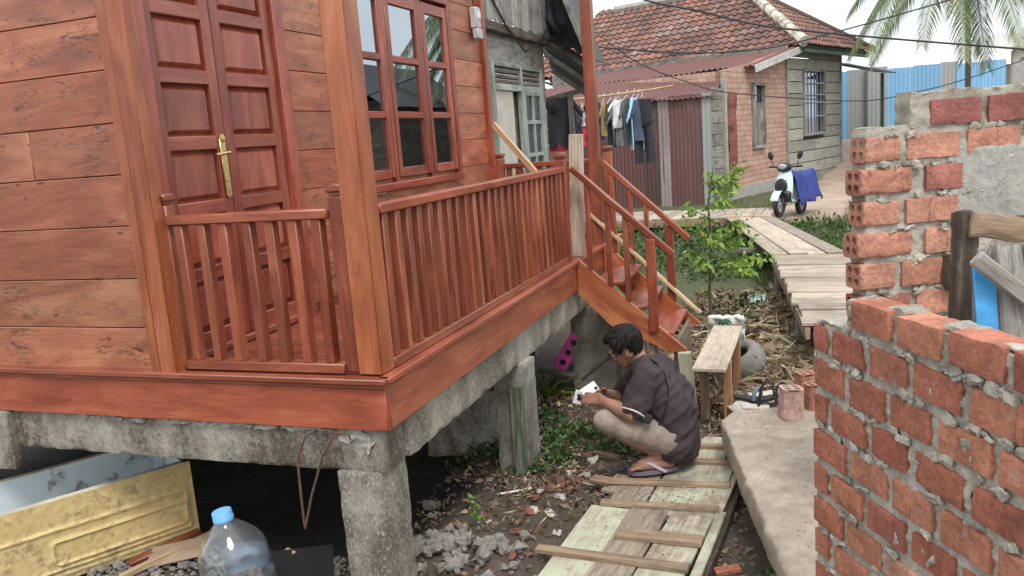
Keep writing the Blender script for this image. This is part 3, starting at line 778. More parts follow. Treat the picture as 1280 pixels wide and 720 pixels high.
# second wall, behind the near one, end bricks show their holes
az2 = R_(63)
D2 = Vector((math.sin(az2), math.cos(az2), 0)); N2 = Vector((D2.y, -D2.x, 0)); O2 = Vector((1.70, .56, 0))
def far_wall():
    t = thing('brick_wall', 'rough brick and plaster wall with hollow bricks showing at its left end', 'brick wall', (O2.x, O2.y, -.8))
    Mx = Matrix((D2, -N2, Vector((0, 0, 1)))).transposed(); th = .10
    b = MB(); k = 100; ztop = .905; pitch = .1155; solid = MB()
    # r: first brick start, bricks lay to 'stop' (the rest is plaster)
    R = [(.205, .9, 'n'), (.022, .9, 'h'), (.0, .33, 'h'), (.012, .37, 'h'), (-.008, .36, 'h'), (.0, .35, 'h')]
    for r in range(14):
        s, stop, kind = R[r] if r < len(R) else (.0+.03*(r % 2), 1.2, 'h')
        zc = ztop-.02-.046-pitch*r; x = s; first = True
        if r == 0: x += .068
        while x < stop:
            L = (.205 if not first or kind == 'n' else (.135 if r in (1, 3, 5) else .205))+random.uniform(-.008, .008)
            h = .092+random.uniform(-.004, .004); tone = [.2, .62, .3, .45, .5, .4, .8][(k*5) % 7]
            Mb = Mx @ Matrix.Rotation(random.uniform(-.015, .015), 3, 'Y')
            c = O2 + D2*(x+L/2) - N2*(th/2-.006+random.uniform(-.003, .003)) + Vector((0, 0, zc))
            if r == 0: tone = .85
            if first and kind == 'h': hollow_brick(b, c, (L, th, h), Mb, tone, k, depth=.045)
            else: uvface_brick(b, c, (L if x+L < stop+.05 else L*.7, th, h), Mb, tone, k, .014)
            k += 1; first = False; x += L+.026
    b.build('bricks', M['brick_pale'], t, weld=True, angle=50)
    b = MB(); cell = .010
    def core(l0, l1, z0, z1, rec0, seed):
        n0, n1 = max(3, int((l1-l0)/cell)), max(3, int((z1-z0)/cell)); P = []
        for i in range(n0+1):
            row = []
            for j in range(n1+1):
                l = l0+(l1-l0)*i/n0; z = z0+(z1-z0)*j/n1; q = Vector((l, z, seed))
                rec = rec0+.004 + .007*noise.noise(q*9) + .007*noise.noise(q*32) + .006*noise.noise(q*75)
                if i == 0: l += .014*noise.noise(q*20+Vector((3, 0, 0)))
                if j == n1: z += .010*noise.noise(q*18+Vector((0, 3, 0)))
                row.append(O2 + D2*l - N2*max(rec, -.008) + Vector((0, 0, z)))
            P.append(row)
        b.quadgrid(P, .5, flip=True)
        Bk = [[p - N2*(th-.005) for p in r] for r in P]; b.quadgrid([[a[-1] for a in P], [a[-1] for a in Bk]], .5); b.quadgrid([P[0], Bk[0]], .5); b.quadgrid(Bk, .5)
    core(.03, 2.2, -.8, .80, .004, 1); core(.20, 2.2, .79, .915, .004, 2)
    for r, l in ((2, .33), (3, .37), (4, .36), (5, .37)): pass
    b.build('mortar', M['mortar'], t, weld=True, angle=70)
    # smeared plaster coat right of the bricks
    rr_ = random.Random(21); b = MB()
    for k_ in range(70):
        r_ = rr_.randrange(0, 7); zj = ztop-.02-.1155*(r_+.97)+rr_.uniform(-.008, .008); l_ = rr_.uniform(.08, .75)
        b.roughbox(O2 + D2*l_ + N2*.002 + Vector((0, 0, zj)), (rr_.uniform(.02, .07), .016, rr_.uniform(.012, .032)), Mx @ Matrix.Rotation(rr_.uniform(-.4, .4), 3, 'Y'), .007, .011, 26, k_*5, .5, .012)
    b.build('mortar_lumps', M['mortar'], t, weld=True, angle=70)
    b = MB(); n0, n1 = 60, 34; P = []
    for i in range(n0+1):
        row = []
        for j in range(n1+1):
            z0, z1 = .44, .735; l = .34+1.8*i/n0; z = z0+(z1-z0)*j/n1; q = Vector((l, z, 9))
            e = min(1, min(i/4, (n1-j)/5)); l += .03*noise.noise(q*9)*(1 if i < 3 else 0); z += .05*noise.noise(Vector((l*7, 3, 3)))*(1 if j > n1-3 else 0)
            row.append(O2 + D2*l + N2*((.012*e + .004*noise.noise(q*14))-.002*(1-e)) + Vector((0, 0, z)))
        P.append(row)
    b.quadgrid(P, .5); b.build('plaster_coat', M['plaster'], t, angle=70)
far_wall()

# old timber scraps between the two walls
DD = 2.66
def px(x, y, d=DD): return at(x, y, D=d)
b = MB(); p0, p1 = px(1202, 262, 2.72), px(1203, 560, 2.72); b.roughbox((p0+p1)/2, (.066, .06, (p0-p1).length), Matrix((D2, -N2, Vector((0, 0, 1)))).transposed(), .012, .008, 12, 71, .5, .012); b.uv = [[(v, u) for u, v in q] for q in b.uv]
single(b, 'window_post', M['dark_wood'], px(1203, 560, 2.72), 'short rotten black timber post set against the plastered wall', 'post')
b = MB(); p0, p1 = px(1211, 281, 2.62), px(1345, 292, 2.6); xx = (p1-p0).normalized(); zz_ = Vector((0, 0, 1)); zz_ = (zz_-xx*xx.z).normalized(); b.roughbox((p0+p1)/2, ((p1-p0).length, .03, .082), Matrix((xx, zz_.cross(xx), zz_)).transposed(), .010, .010, 9, 72, .5, .016)
b.uv = [[(u*1.0, v) for u, v in q] for q in b.uv]; single(b, 'plank', M['batten_wood'], p0, 'brown rough plank lying level against the plastered wall at the right edge', 'plank')
def stump(pts, rad, name, mat, label, cat, seed):
    b = MB(); n = 20; pts = [Vector(p) for p in pts]; rings = []
    # splintered grey stake: fluted section, ragged top
    P = []
    for k in range(41):
        t_ = k/40*(len(pts)-1); i = min(int(t_), len(pts)-2); p = pts[i].lerp(pts[i+1], t_-i); r = rad[i]+(rad[i+1]-rad[i])*(t_-i)
        row = []
        for j in range(n+1):
            a = 2*math.pi*(j % n)/n
            f = 1+.16*noise.noise(Vector((math.cos(a)*2.5, math.sin(a)*2.5, k*.05+seed)))+.10*noise.noise(Vector((math.cos(a)*7, math.sin(a)*7, k*.03+seed)))
            q = p + (_r*math.cos(a)+_f*math.sin(a)*.6)*r*f
            if k == 40: q += Vector((0, 0, .03*noise.noise(Vector((math.cos(a)*4, math.sin(a)*4, seed*2)))))
            row.append(q)
        P.append(row)
    b.quadgrid(P, .5, uvs=(1.2, .25), flip=True); b.add([sum((p for p in P[-1][:-1]), Vector())/n - Vector((0, 0, .01))]+P[-1][:-1], [[0, j+1, (j+1) % n+1] for j in range(n)], None, .5)
    return single(b, name, mat, pts[0], label, cat, angle=70)
stump([px(1285, 620, 2.5), px(1275, 480, 2.5), px(1266, 380, 2.5), px(1258, 306, 2.5)], [.05, .05, .05, .038], 'old_stake', M['grey_wood'], 'thick splintered grey stake standing behind the near brick wall', 'stake', 3)
stump([px(1222, 480, 2.56), px(1224, 350, 2.56), px(1232, 312, 2.56)], [.02, .02, .026], 'old_stake', M['grey_wood'], 'thin splintered grey stake left of the thick stake and blue board', 'stake', 8)
b = MB(); b.bar(px(1219, 322, 2.44), px(1300, 385, 2.44), .03, .05, up=(0, 0, 1), bev=.01); b.build
single(b, 'slanting_rail', M['grey_wood'], px(1300, 385, 2.44), 'weathered grey rail slanting down across the thick stake', 'rail')
b = MB(); p0 = px(1229, 333, 2.49); p1 = px(1240, 500, 2.49); b.bar(p0, p1, .012, .066, up=_r, bev=.003)
single(b, 'blue_board', plain('bright_blue_paint', (.05, .30, .62), .5, .25, 12), p1, 'narrow bright blue board beside the thick grey stake', 'board')
b = MB(); c = O2 + D2*.62 - Vector((0, 0, -.20)) + N2*.03; b.roughbox(c + Vector((0, 0, .06)), (.6, .05, .14), Matrix((D2, -N2, Vector((0, 0, 1)))).transposed(), .02, .012, 9, 55)
single(b, 'timber_beam', M['dark_wood'], c, 'dark rotten beam lying low in front of the plastered brick wall', 'beam', weld=True)

# ================================================================== walkway of nailed planks
WKZ = -.975
def walkway():
    t = thing('plank_walkway', 'low muddy walkway of pale green and brown boards nailed with cross battens', 'walkway', (.8, 1.2, -1.05))
    def W(x, y, dz=0): 
        p = at(x, y, Z=WKZ); p.z += dz; return p
    # centre line far end, near end (pixel measure), width, paint tone (>.42 keeps green paint)
    for (x0, y0, x1, y1, w_, tone, dz) in ((763, 633, 689, 738, .20, .85, 0), (792, 634, 765, 668, .07, .3, -.004), (813, 636, 747, 738, .185, .15, .002), (866, 643, 812, 738, .20, .72, 0), (902, 640, 862, 738, .045, .65, .004),
          (809, 588, 778, 633, .18, .22, -.002), (863, 577, 826, 642, .19, .62, .0), (901, 577, 872, 645, .165, .55, .002), (924, 585, 898, 642, .03, .8, .006), (872, 547, 860, 580, .11, .78, 0), (894, 546, 890, 580, .135, .88, .002), (783, 592, 764, 612, .12, .2, -.006), (843, 552, 835, 580, .12, .3, -.004)):
        b = MB(); b.bar(W(x0, y0, dz-.011), W(x1, y1, dz-.011), w_, .02, bev=.003, rnd=tone); b.build('board', M['walk_wood'], t)
    for (x0, y0, x1, y1, w_, h_) in ((671, 688, 861, 714, .055, .022), (772, 669, 878, 680, .085, .022), (751, 630, 899, 639, .05, .02), (758, 603, 913, 609, .05, .02), (838, 578, 918, 580, .05, .02), (858, 559, 912, 561, .045, .022), (740, 600, 764, 604, .07, .02)):
        b = MB(); b.bar(W(x0, y0, h_/2), W(x1, y1, h_/2), w_, h_, bev=.003, rnd=random.uniform(.3, .9)); b.build('batten', M['batten_wood'], t)
    for (x0, y0, x1, y1) in ((775, 600, 690, 735), (926, 592, 868, 735), (880, 548, 900, 548)):
        b = MB(); b.bar(W(x0, y0, -.05), W(x1, y1, -.05), .05, .055); b.build('bearer', M['dark_wood'], t)
walkway()

# ================================================================== foreground left: cabinet, jug, boards
def cabinet():
    t = thing('refrigerator_cabinet', 'old dirty yellow refrigerator cabinet lying open on its back under the house edge', 'refrigerator', (-1.9, .1, -1.05))
    d = Vector((-.515, -.857, 0)).normalized(); n = Vector((.857, -.515, 0)).normalized(); O = Vector((-1.46, .50, -1.03)); L, Wd, Ht = 1.5, .52, .395
    g = G('peeling_yellow_enamel'); n1 = g.noise(7, 7, rough=.68); n2 = g.noise(30, 5, rough=.7)
    c = g.ramp(n1, (.3, (.50, .36, .14)), (.55, (.64, .50, .24)), (.75, (.70, .60, .38)))
    c = g.mix(g.math('MULTIPLY', g.ramp(g.mix(.5, n1, n2), (.50, 0.), (.60, 1.)), .8), c, (.27, .18, .08)); c = g.mix(g.math('MULTIPLY', g.ramp(g.noise(16, 6, rough=.75), (.63, 0.), (.68, 1.)), .7), c, (.09, .06, .04))
    ym = g.done(c, .6, g.bump(n2, .3, .006))
    g = G('pale_blue_liner'); n1 = g.noise(8, 7, rough=.7); c = g.mix(g.ramp(n1, (.55, 0.), (.63, 1.)), (.56, .63, .65), (.22, .22, .20)); lm = g.done(c, .45)
    def Q(l, w, z): return O + d*l - n*w + Vector((0, 0, z))
    # outer face with embossed ridges
    b = MB(); n0, n1_ = 150, 60; P = []
    def ridge(l, z):
        h = 0
        for (l0, l1, zc, hh) in ((.06, .95, .185, .05), (.07, .55, .185, .025)):
            pass
        def rr(l, z, l0, l1, z0, z1, rad):
            cl, cz = (l0+l1)/2, (z0+z1)/2; qx = max(abs(l-cl)-(l1-l0)/2+rad, 0); qz = max(abs(z-cz)-(z1-z0)/2+rad, 0)
            return math.hypot(qx, qz)-rad + (min(max(abs(l-cl)-(l1-l0)/2+rad, abs(z-cz)-(z1-z0)/2+rad), 0))
        for s_ in (rr(l, z, .05, .66, .085, .20, .02), rr(l, z, .035, 1.1, .055, .255, .02)):
            h += .011*math.exp(-(s_/.0065)**2) + (.004 if s_ < 0 else 0)
        h += .007*math.exp(-((z-.03)/.008)**2)
        return h
    for i in range(n0+1):
        row = []
        for j in range(n1_+1):
            l = L*i/n0; z = Ht*j/n1_; p = Q(l, 0, z) + n*(ridge(l, z)+.005*noise.noise(Vector((l*4, z*4, 1)))+.0025*noise.noise(Vector((l*30, z*30, 1))))
            row.append(p)
        P.append(row)
    b.quadgrid(P, .5, flip=False, uvs=(L, Ht))
    for z0, z1 in ((0, Ht),):
        b.quadgrid([[Q(0, 0, 0), Q(0, 0, Ht)], [Q(0, Wd, 0), Q(0, Wd, Ht)]], .5); b.quadgrid([[Q(L, 0, 0), Q(L, 0, Ht)], [Q(L, Wd, 0), Q(L, Wd, Ht)]], .5)
        b.quadgrid([[Q(0, Wd, 0), Q(0, Wd, Ht)], [Q(L, Wd, 0), Q(L, Wd, Ht)]], .5); b.quadgrid([[Q(0, 0, 0), Q(L, 0, 0)], [Q(0, Wd, 0), Q(L, Wd, 0)]], .5)
    b.build('shell', ym, t, weld=True, angle=50)
    b = MB(); e = .035; f_ = .03
    b.quadgrid([[Q(e, e, Ht), Q(L-e, e, Ht)], [Q(e+f_, e+f_, .06), Q(L-e-f_, e+f_, .06)]], .5); b.quadgrid([[Q(e, Wd-e, Ht), Q(L-e, Wd-e, Ht)], [Q(e+f_, Wd-e-f_, .06), Q(L-e-f_, Wd-e-f_, .06)]], .5)
    b.quadgrid([[Q(e, e, Ht), Q(e, Wd-e, Ht)], [Q(e+f_, e+f_, .06), Q(e+f_, Wd-e-f_, .06)]], .5); b.quadgrid([[Q(L-e, e, Ht), Q(L-e, Wd-e, Ht)], [Q(L-e-f_, e+f_, .06), Q(L-e-f_, Wd-e-f_, .06)]], .5)
    b.quadgrid([[Q(e+f_, e+f_, .06), Q(L-e-f_, e+f_, .06)], [Q(e+f_, Wd-e-f_, .06), Q(L-e-f_, Wd-e-f_, .06)]], .5)
    b.build('liner', lm, t)
    b = MB()
    for (a_, c_) in (((0, 0), (L, 0)), ((0, Wd), (L, Wd)), ((0, 0), (0, Wd)), ((L, 0), (L, Wd))):
        w0 = .018; s0 = Q(a_[0], a_[1], Ht+.001); s1 = Q(c_[0], c_[1], Ht+.001); mid = Q(L/2, Wd/2, Ht+.001)
        dirn = (mid-(s0+s1)/2); dirn -= (s1-s0).normalized()*dirn.dot((s1-s0).normalized()); dirn.normalize()
        b.bar(s0+dirn*w0, s1+dirn*w0, .036, .006, bev=.002)
    b.build('rim', plain('dirty_cream_rim', (.55, .50, .38), .6, .3), t)
cabinet()

def jug():
    c = at(306, 790, D=3.2); top = at(277, 640, D=3.22); axis = (Vector((top.x, top.y, top.z))-c).normalized()
    axis = (Vector((0, 0, 1))*1.0 + _r*-.13).normalized()
    base = top - axis*.50
    t = thing('water_jug', 'large clear plastic water jug with a blue cap standing under the house edge', 'water jug', base)
    g = G('clear_plastic'); n = g.noise(9, 3)
    pm = g.m; g.put(g.b.inputs['Base Color'], (.90, .95, .98, 1)); g.b.inputs['Roughness'].default_value = .04; g.b.inputs['IOR'].default_value = 1.5
    g.b.inputs['Transmission Weight'].default_value = .96; g.lk(g.bump(n, .25, .01), g.b.inputs['Normal'])
    R = .137; prof = [(R*.9, 0), (R, .02), (R, .07)]
    for k in range(3): z = .10+.065*k; prof += [(R, z), (R*.93, z+.012), (R*.93, z+.02), (R, z+.034)]
    prof += [(R, .31), (R*.985, .335), (R*.92, .36), (R*.78, .39), (R*.58, .42), (R*.40, .445), (R*.275, .46), (R*.25, .475), (R*.25, .49)]
    n_ = 40; b = MB(); ax = axis; x = ax.orthogonal().normalized(); y = ax.cross(x)
    rows = []
    for r, z in prof:
        rows.append([base+ax*z+(x*math.cos(2*math.pi*j/n_)+y*math.sin(2*math.pi*j/n_))*r*(1+(.035*noise.noise(Vector((math.cos(2*math.pi*j/n_)*2, math.sin(2*math.pi*j/n_)*2, z*14))) if .02 < z < .44 else 0)) for j in range(n_+1)])
    b.quadgrid(rows, .5); o = b.build('bottle_body', pm, t, weld=True, angle=70)
    sol = o.modifiers.new('wall', 'SOLIDIFY'); sol.thickness = .002; sol.offset = -1
    b = MB(); b.lathe([(.038, .462), (.040, .466), (.040, .478), (.0385, .48), (.0385, .502), (.036, .506), (.03, .507), (.012, .504)], base, axis, 28)
    b.build('cap', plain('pale_blue_cap', (.16, .42, .72), .4, .15), t)
    b = MB(); rows = []
    for z in (.18, .24, .30):
        rows.append([base+ax*z+(x*math.cos(a)+y*math.sin(a))*(R+.002) for a in np.linspace(.3, 1.9, 14)])
    b.quadgrid(rows, .5); b.build('label', plain('faded_blue_label', (.42, .60, .80), .5, .3, 9), t)
jug()

def slab_board(c, size, rz, mat, name, label, cat, tilt=(0, 0), bev=.003, rnd=None):
    Mx = euler(tilt[0], tilt[1], rz); b = MB(); b.box(c, size, Mx, bev, rnd); return single(b, name, mat, c, label, cat)
M['card'] = plain('brown_cardboard', (.33, .25, .18), .9, .25, 9)
p = at(220, 690, Z=-1.0); slab_board(p, (.26, .18, .012), .5, M['card'], 'cardboard_sheet', 'bent brown cardboard sheet on the gravel left of the water jug', 'cardboard', (.08, -.1))
p = at(232, 668, Z=-1.02); b = MB(); b.bar(at(160, 705, Z=-1.02), at(250, 664, Z=-1.0), .06, .022); single(b, 'wood_strip', M['rail_wood'], p, 'reddish brown wood strip along the foot of the yellow cabinet', 'wood strip')
b = MB(); b.bar(at(150, 722, Z=-1.0), at(275, 662, Z=-1.0), .03, .03); single(b, 'wood_strip', M['raw_wood'], at(180, 710, Z=-1.0), 'pale sawn wood strip running from under the cardboard to the jug', 'wood strip')
p = at(372, 722, Z=-.90); slab_board(p, (.30, .36, .02), .55, M['black'], 'dark_sheet', 'dark flat panel lying tilted beside the jug and the corner stilt', 'panel', (.22, .05))
p = at(352, 692, Z=-.90); b = MB(); b.bar(at(338, 712, Z=-.9), at(366, 688, Z=-.86), .07, .02); single(b, 'wood_offcut', M['raw_wood'], p, 'small pale wood offcut on top of the dark panel by the jug', 'wood offcut')

# ================================================================== stair foot: bench, tyre, bricks, shoes
def bench():
    t = thing('wooden_bench', 'small rough plank bench with a pale dusty top beside the stairs', 'bench', (.96, 2.8, -1.02))
    a0 = Vector((.945, 2.27, -.615)); a1 = Vector((.965, 3.34, -.60))
    b = MB(); b.bar(a0, a1, .205, .022, bev=.003, rnd=.9); b.build('seat', M['board_wood'], t)
    for dx in (-.075, .075):
        b = MB(); b.bar(a0+Vector((dx, .02, -.03)), a1+Vector((dx, -.02, -.03)), .025, .045, rnd=.4); b.build('apron', M['batten_wood'], t)
    for x, y in ((-.07, .30), (.075, .30), (-.07, 1.0), (.075, 1.0)):
        b = MB(); b.box((.95+x, 2.27+y-.1*(x > 0)*0, -.83), (.055, .045, .40), bev=.003); b.build('leg', M['leg_wood' if x > 0 else 'batten_wood'], t)
def tyre():
    c = at(926, 450, Y=3.5); c.z = gz(c.x, c.y)+.12; t = MB(); n = 48; m = 14; R0, r = .125, .045
    P = []
    for i in range(n+1):
        a = 2*math.pi*i/n; row = []
        for j in range(m+1):
            q = -2.5+5.0*j/m; rr = R0 + r*math.cos(q)*(1.0); zz = .085*math.sin(q)
            if abs(q) < 1.1: rr += .004*(1 if (i+j) % 2 else -1)
            row.append(Vector((rr*math.cos(a), rr*math.sin(a), zz)))
        P.append(row)
    Mx = euler(.30, -.40, 0); P = [[Mx @ p + c for p in r_] for r_ in P]
    t.quadgrid(P, .5); o = single(t, 'scrap_tyre', concrete('mud_caked_rubber', (.20, .195, .175), (.33, .32, .285), scale=1.5, amount=.3), c, 'mud caked grey tyre lying on the litter behind the bench', 'tyre', weld=True, angle=60)
    s_ = o.modifiers.new('wall', 'SOLIDIFY'); s_.thickness = .012
tyre()
M['brick_pink'] = brickmat('dusty_pink_brick', [(0, (.58, .36, .31)), (1, (.62, .40, .35))], .2)
M['leg_wood'] = oldwood('orange_brown_timber', (.26, .13, .06), (.38, .20, .10), (.46, .28, .15), stain=.2, bump=.3)
def loose_brick(c, rz, tilt, size, tone, label, name='hollow_brick', end_up=True):
    Mx = euler(tilt[0], tilt[1], rz) @ (Matrix.Rotation(R_(90), 3, 'Y') if end_up else Matrix.Identity(3)); b = MB()
    hollow_brick(b, (0, 0, 0), size, Mx, tone, int(c[0]*97), depth=.06); b.v = [p+Vector(c) for p in b.v]
    g_ = [p.z for p in b.v]; dz = c[2]-min(g_); b.v = [p+Vector((0, 0, dz)) for p in b.v]
    single(b, name, M['brick_pink'] if tone > .7 else M['brick_pale'], c, label, 'brick', weld=True, angle=50)
loose_brick((1.425, 1.88, -.752), .35, (0, .05), (.165, .105, .115), .75, 'pinkish hollow brick standing on end on the concrete slab edge')
loose_brick((1.50, 2.20, -.752), .5, (0, 0), (.16, .095, .10), .3, 'red hollow brick on end farther back on the slab with white rimmed holes')
loose_brick((1.545, 2.02, -.752), .5, (0, -.03), (.15, .08, .09), .15, 'narrow orange red brick on end wedged against the wall end')
bench()
# rubbish beside the bricks: broken tiles, sandal, bent iron
M['pale_tile'] = concrete('broken_white_tile', (.50, .46, .40), (.72, .68, .62), scale=1.5, amount=.25)
p = Vector((1.13, 2.55, -.93)); b = MB(); b.roughbox(p, (.20, .16, .022), euler(.1, -.1, .6), .015, .008, 12, 61, edge=.02); single(b, 'broken_slab', M['pale_tile'], p, 'pale broken slab piece lying on the soil by the bench leg', 'broken slab', weld=True)
p = Vector((1.30, 2.62, -.88)); b = MB(); b.roughbox(p, (.30, .16, .025), euler(.15, .0, .35), .015, .008, 12, 62, edge=.02); single(b, 'broken_slab', M['pale_tile'], p, 'larger pale slab piece leaning behind the black sandals', 'broken slab', weld=True)
p = Vector((1.22, 2.16, -.80)); b = MB(); b.roughbox(p, (.17, .07, .018), euler(.1, .1, .2), .015, .006, 12, 63, edge=.015); single(b, 'broken_slab', M['pale_tile'], p, 'small white slab piece tucked at the far end of the concrete slab', 'broken slab', weld=True)
t = thing('black_sandal', 'black rubber sandal with a blue grey strap on the rubbish behind the slab', 'sandal', (1.22, 2.36, -.82))
b = MB(); c = Vector((1.22, 2.36, -.81)); P = []
for i in range(15):
    s_ = i/14; wv = .045*math.sin(math.pi*min(1, .12+s_*.9))**.5*(1-.15*s_); P.append([c+rotz(.2) @ Vector((-.14+.28*s_, wv*k, .012+.012*math.cos(s_*6))) for k in (-1, -.5, 0, .5, 1)])
b.quadgrid(P, .5); Q = [[p-Vector((0, 0, .022)) for p in r_] for r_ in P]; b.quadgrid(Q, .5, flip=True)
edge = [r_[0] for r_ in P]+[P[-1][2]]+[r_[-1] for r_ in P[::-1]]; b.quadgrid([edge+[edge[0]], [p-Vector((0, 0, .022)) for p in edge+[edge[0]]]], .5); b.build('sole', M['black_rubber'], t, weld=True)
b = MB(); b.tube([c+Vector((-.02, -.06, .0)), c+Vector((-.015, -.045, .045)), c+Vector((0, 0, .065)), c+Vector((.015, .045, .05)), c+Vector((.02, .055, 0))], [.010, .012, .013, .012, .010], 10); b.build('strap', plain('blue_grey_strap', (.10, .15, .22), .6), t)
b = MB(); p = Vector((1.345, 2.03, -.75))
b.tube([p+Vector(v) for v in ((-.10, .0, .0), (-.085, .02, .10), (-.06, .03, .14), (-.02, .02, .125), (-.01, .0, .05), (0, -.01, .02))], .008)
b.tube([p+Vector(v) for v in ((0, -.01, .02), (.0, .03, .11), (.03, .04, .135), (.07, .03, .12), (.06, .0, .04), (.05, -.02, 0))], .008)
single(b, 'bent_wire', M['black'], p, 'bent black iron hoops leaning on the pink hollow brick', 'wire')
# sacks
def sack(c, size, rz, mat, label, seed, extra=None):
    b = MB(); b.blob(c, size, rotz(rz), (24, 36), .55, seed); 
    for k, p in enumerate(b.v):
        q = p-Vector(c); b.v[k] = Vector(c)+q + Vector((noise.noise(p*16), noise.noise(p*16+Vector((5, 0, 0))), noise.noise(p*14+Vector((0, 5, 0)))))*.022
    return single(b, 'plastic_sack', mat, Vector(c)-Vector((0, 0, size[2])), label, 'sack', angle=70)
g = G('white_sack_green_print'); n_ = g.noise(14, 3)
wsm = plain('white_woven_sack', (.66, .68, .64), .55, .15, 20, bump=.2)
sw = thing('plastic_sack', 'white woven plastic sack with a green round emblem standing behind the bench', 'sack', (.93, 3.62, -.86))
b = MB(); P = []
for i in range(23):
    row = []
    for j in range(19):
        u, v = i/22-.5, j/18-.5; row.append(Vector((.93, 3.60, -.70)) + Vector((u*.26, .03*noise.noise(Vector((u*5, v*5, 2)))-.09*v, v*.26 - .02*noise.noise(Vector((u*8, 1, 1)))*(v > .3))))
    P.append(row)
b.quadgrid(P, .5); o = b.build('bag', wsm, sw, angle=70); s_ = o.modifiers.new('fill', 'SOLIDIFY'); s_.thickness = .035; s_.offset = 0
b = MB(); cc = Vector((.925, 3.548, -.635)); ff = -_f
ex = Vector((1, 0, 0)); ez = Vector((0, -.33, .944)); en = Vector((0, -.944, -.33))
def arc(r0, r1, a0, a1, n=26):
    P = [[cc+(ex*math.cos(a)+ez*math.sin(a))*r for r in (r0, r1)] for a in np.linspace(a0, a1, n)]; b.quadgrid(P, .5)
arc(.040, .052, 0, 2*math.pi, 40); arc(.012, .026, .2, math.pi+.3); arc(.012, .026, math.pi+.2, 2*math.pi+.3)
b.build('emblem', plain('green_print', (.03, .30, .10), .6), sw)
yp = at(906, 397, Y=4.3)
def crumple(c, sx, sy, sz, mat, label, seed):
    b = MB(); P = []
    for i in range(41):
        row = []
        for j in range(31):
            u, v = i/20-1, j/15-1; e = (1-abs(u)**3)*(1-abs(v)**3); q = Vector((u*2.1, v*2.1, seed))
            z = e*(.45+.45*noise.noise(q)) + .32*abs(noise.noise(q*2.3))*e + .14*noise.noise(q*5)*e
            row.append(Vector(c)+Vector((u*sx*(1+.25*noise.noise(q*1.1+Vector((4, 0, 0)))), v*sy*(1+.25*noise.noise(q*1.1+Vector((0, 4, 0)))), max(0, z)*sz)))
        P.append(row)
    b.quadgrid(P, .5); b.quadgrid([[Vector((p.x, p.y, c[2]-.01)) for p in r_] for r_ in P], .5, flip=True)
    return single(b, 'plastic_sack', mat, c, label, 'sack', angle=50, weld=True)
crumple((yp.x, yp.y, gz(yp.x, yp.y)-.01), .22, .17, .30, plain('yellow_plastic', (.66, .42, .06), .4, .35, 9), 'crumpled yellow plastic sack on the leaf litter by the sapling', 4)
crumple((yp.x-.06, yp.y+.28, gz(yp.x, yp.y)), .12, .10, .22, plain('white_plastic_bag', (.66, .66, .58), .4, .2, 9), 'small white plastic bag just behind the crumpled yellow sack', 8)
p = at(945, 374, Z=-1.0); crumple((p.x, p.y, gz(p.x, p.y)), .12, .10, .12, plain('pale_cyan_plastic', (.42, .62, .64), .4, .3, 12), 'pale blue plastic bag dropped on the green weeds by the boardwalk leg', 9)
# bent pipe from stilt, pink toy panel, dark rail
t = thing('pink_plastic_panel', 'bright pink plastic panel with black round holes leaning beside the stair stilt', 'plastic panel', (-.22, 3.15, -.95))
p0, p1 = at(699, 460, Y=3.15), at(722, 420, Y=3.15); d = (p1-p0).normalized()
b = MB(); b.bar(p0, p1, .11, .02, up=Vector((.4, -.8, .4)), bev=.006); b.build('panel_body', plain('pink_plastic', (.78, .09, .42), .4, .1), t)
for k in (.2, .5, .8):
    b = MB(); q = p0.lerp(p1, k); nn = Vector((.4, -.8, .4)); nn -= d*nn.dot(d); nn.normalize(); b.lathe([(.016, .0), (.016, .013)], q, nn, 16); b.lathe([(.018, .0), (.024, .012), (.022, .015), (.016, .0135)], q, nn, 16); b.build('hole_ring', M['black'], t)
b = MB(); b.bar(at(672, 462, Y=2.95), at(722, 470, Y=2.95), .08, .02); single(b, 'dark_board', M['dark_wood'], at(695, 466, Y=2.95), 'dark wet board lying under the porch beside the pink panel', 'board')
b = MB(); b.tube([at(727, 475, Y=2.6), at(762, 446, Y=2.68)], .010); single(b, 'metal_pipe', M['black'], at(727, 475, Y=2.6), 'thin dark pipe leaning behind the squatting man towards the stilt', 'pipe')
p = at(640, 614, Z=-1.03); b = MB(); b.tube([at(622, 618, Z=gz(-.09, 1.26)+.012), at(666, 610, Z=gz(.07, 1.377)+.02)], .006, 10); single(b, 'white_pipe', M['white'], p, 'thin white plastic pipe lying on the dark soil beside the mossy stilt', 'pipe')
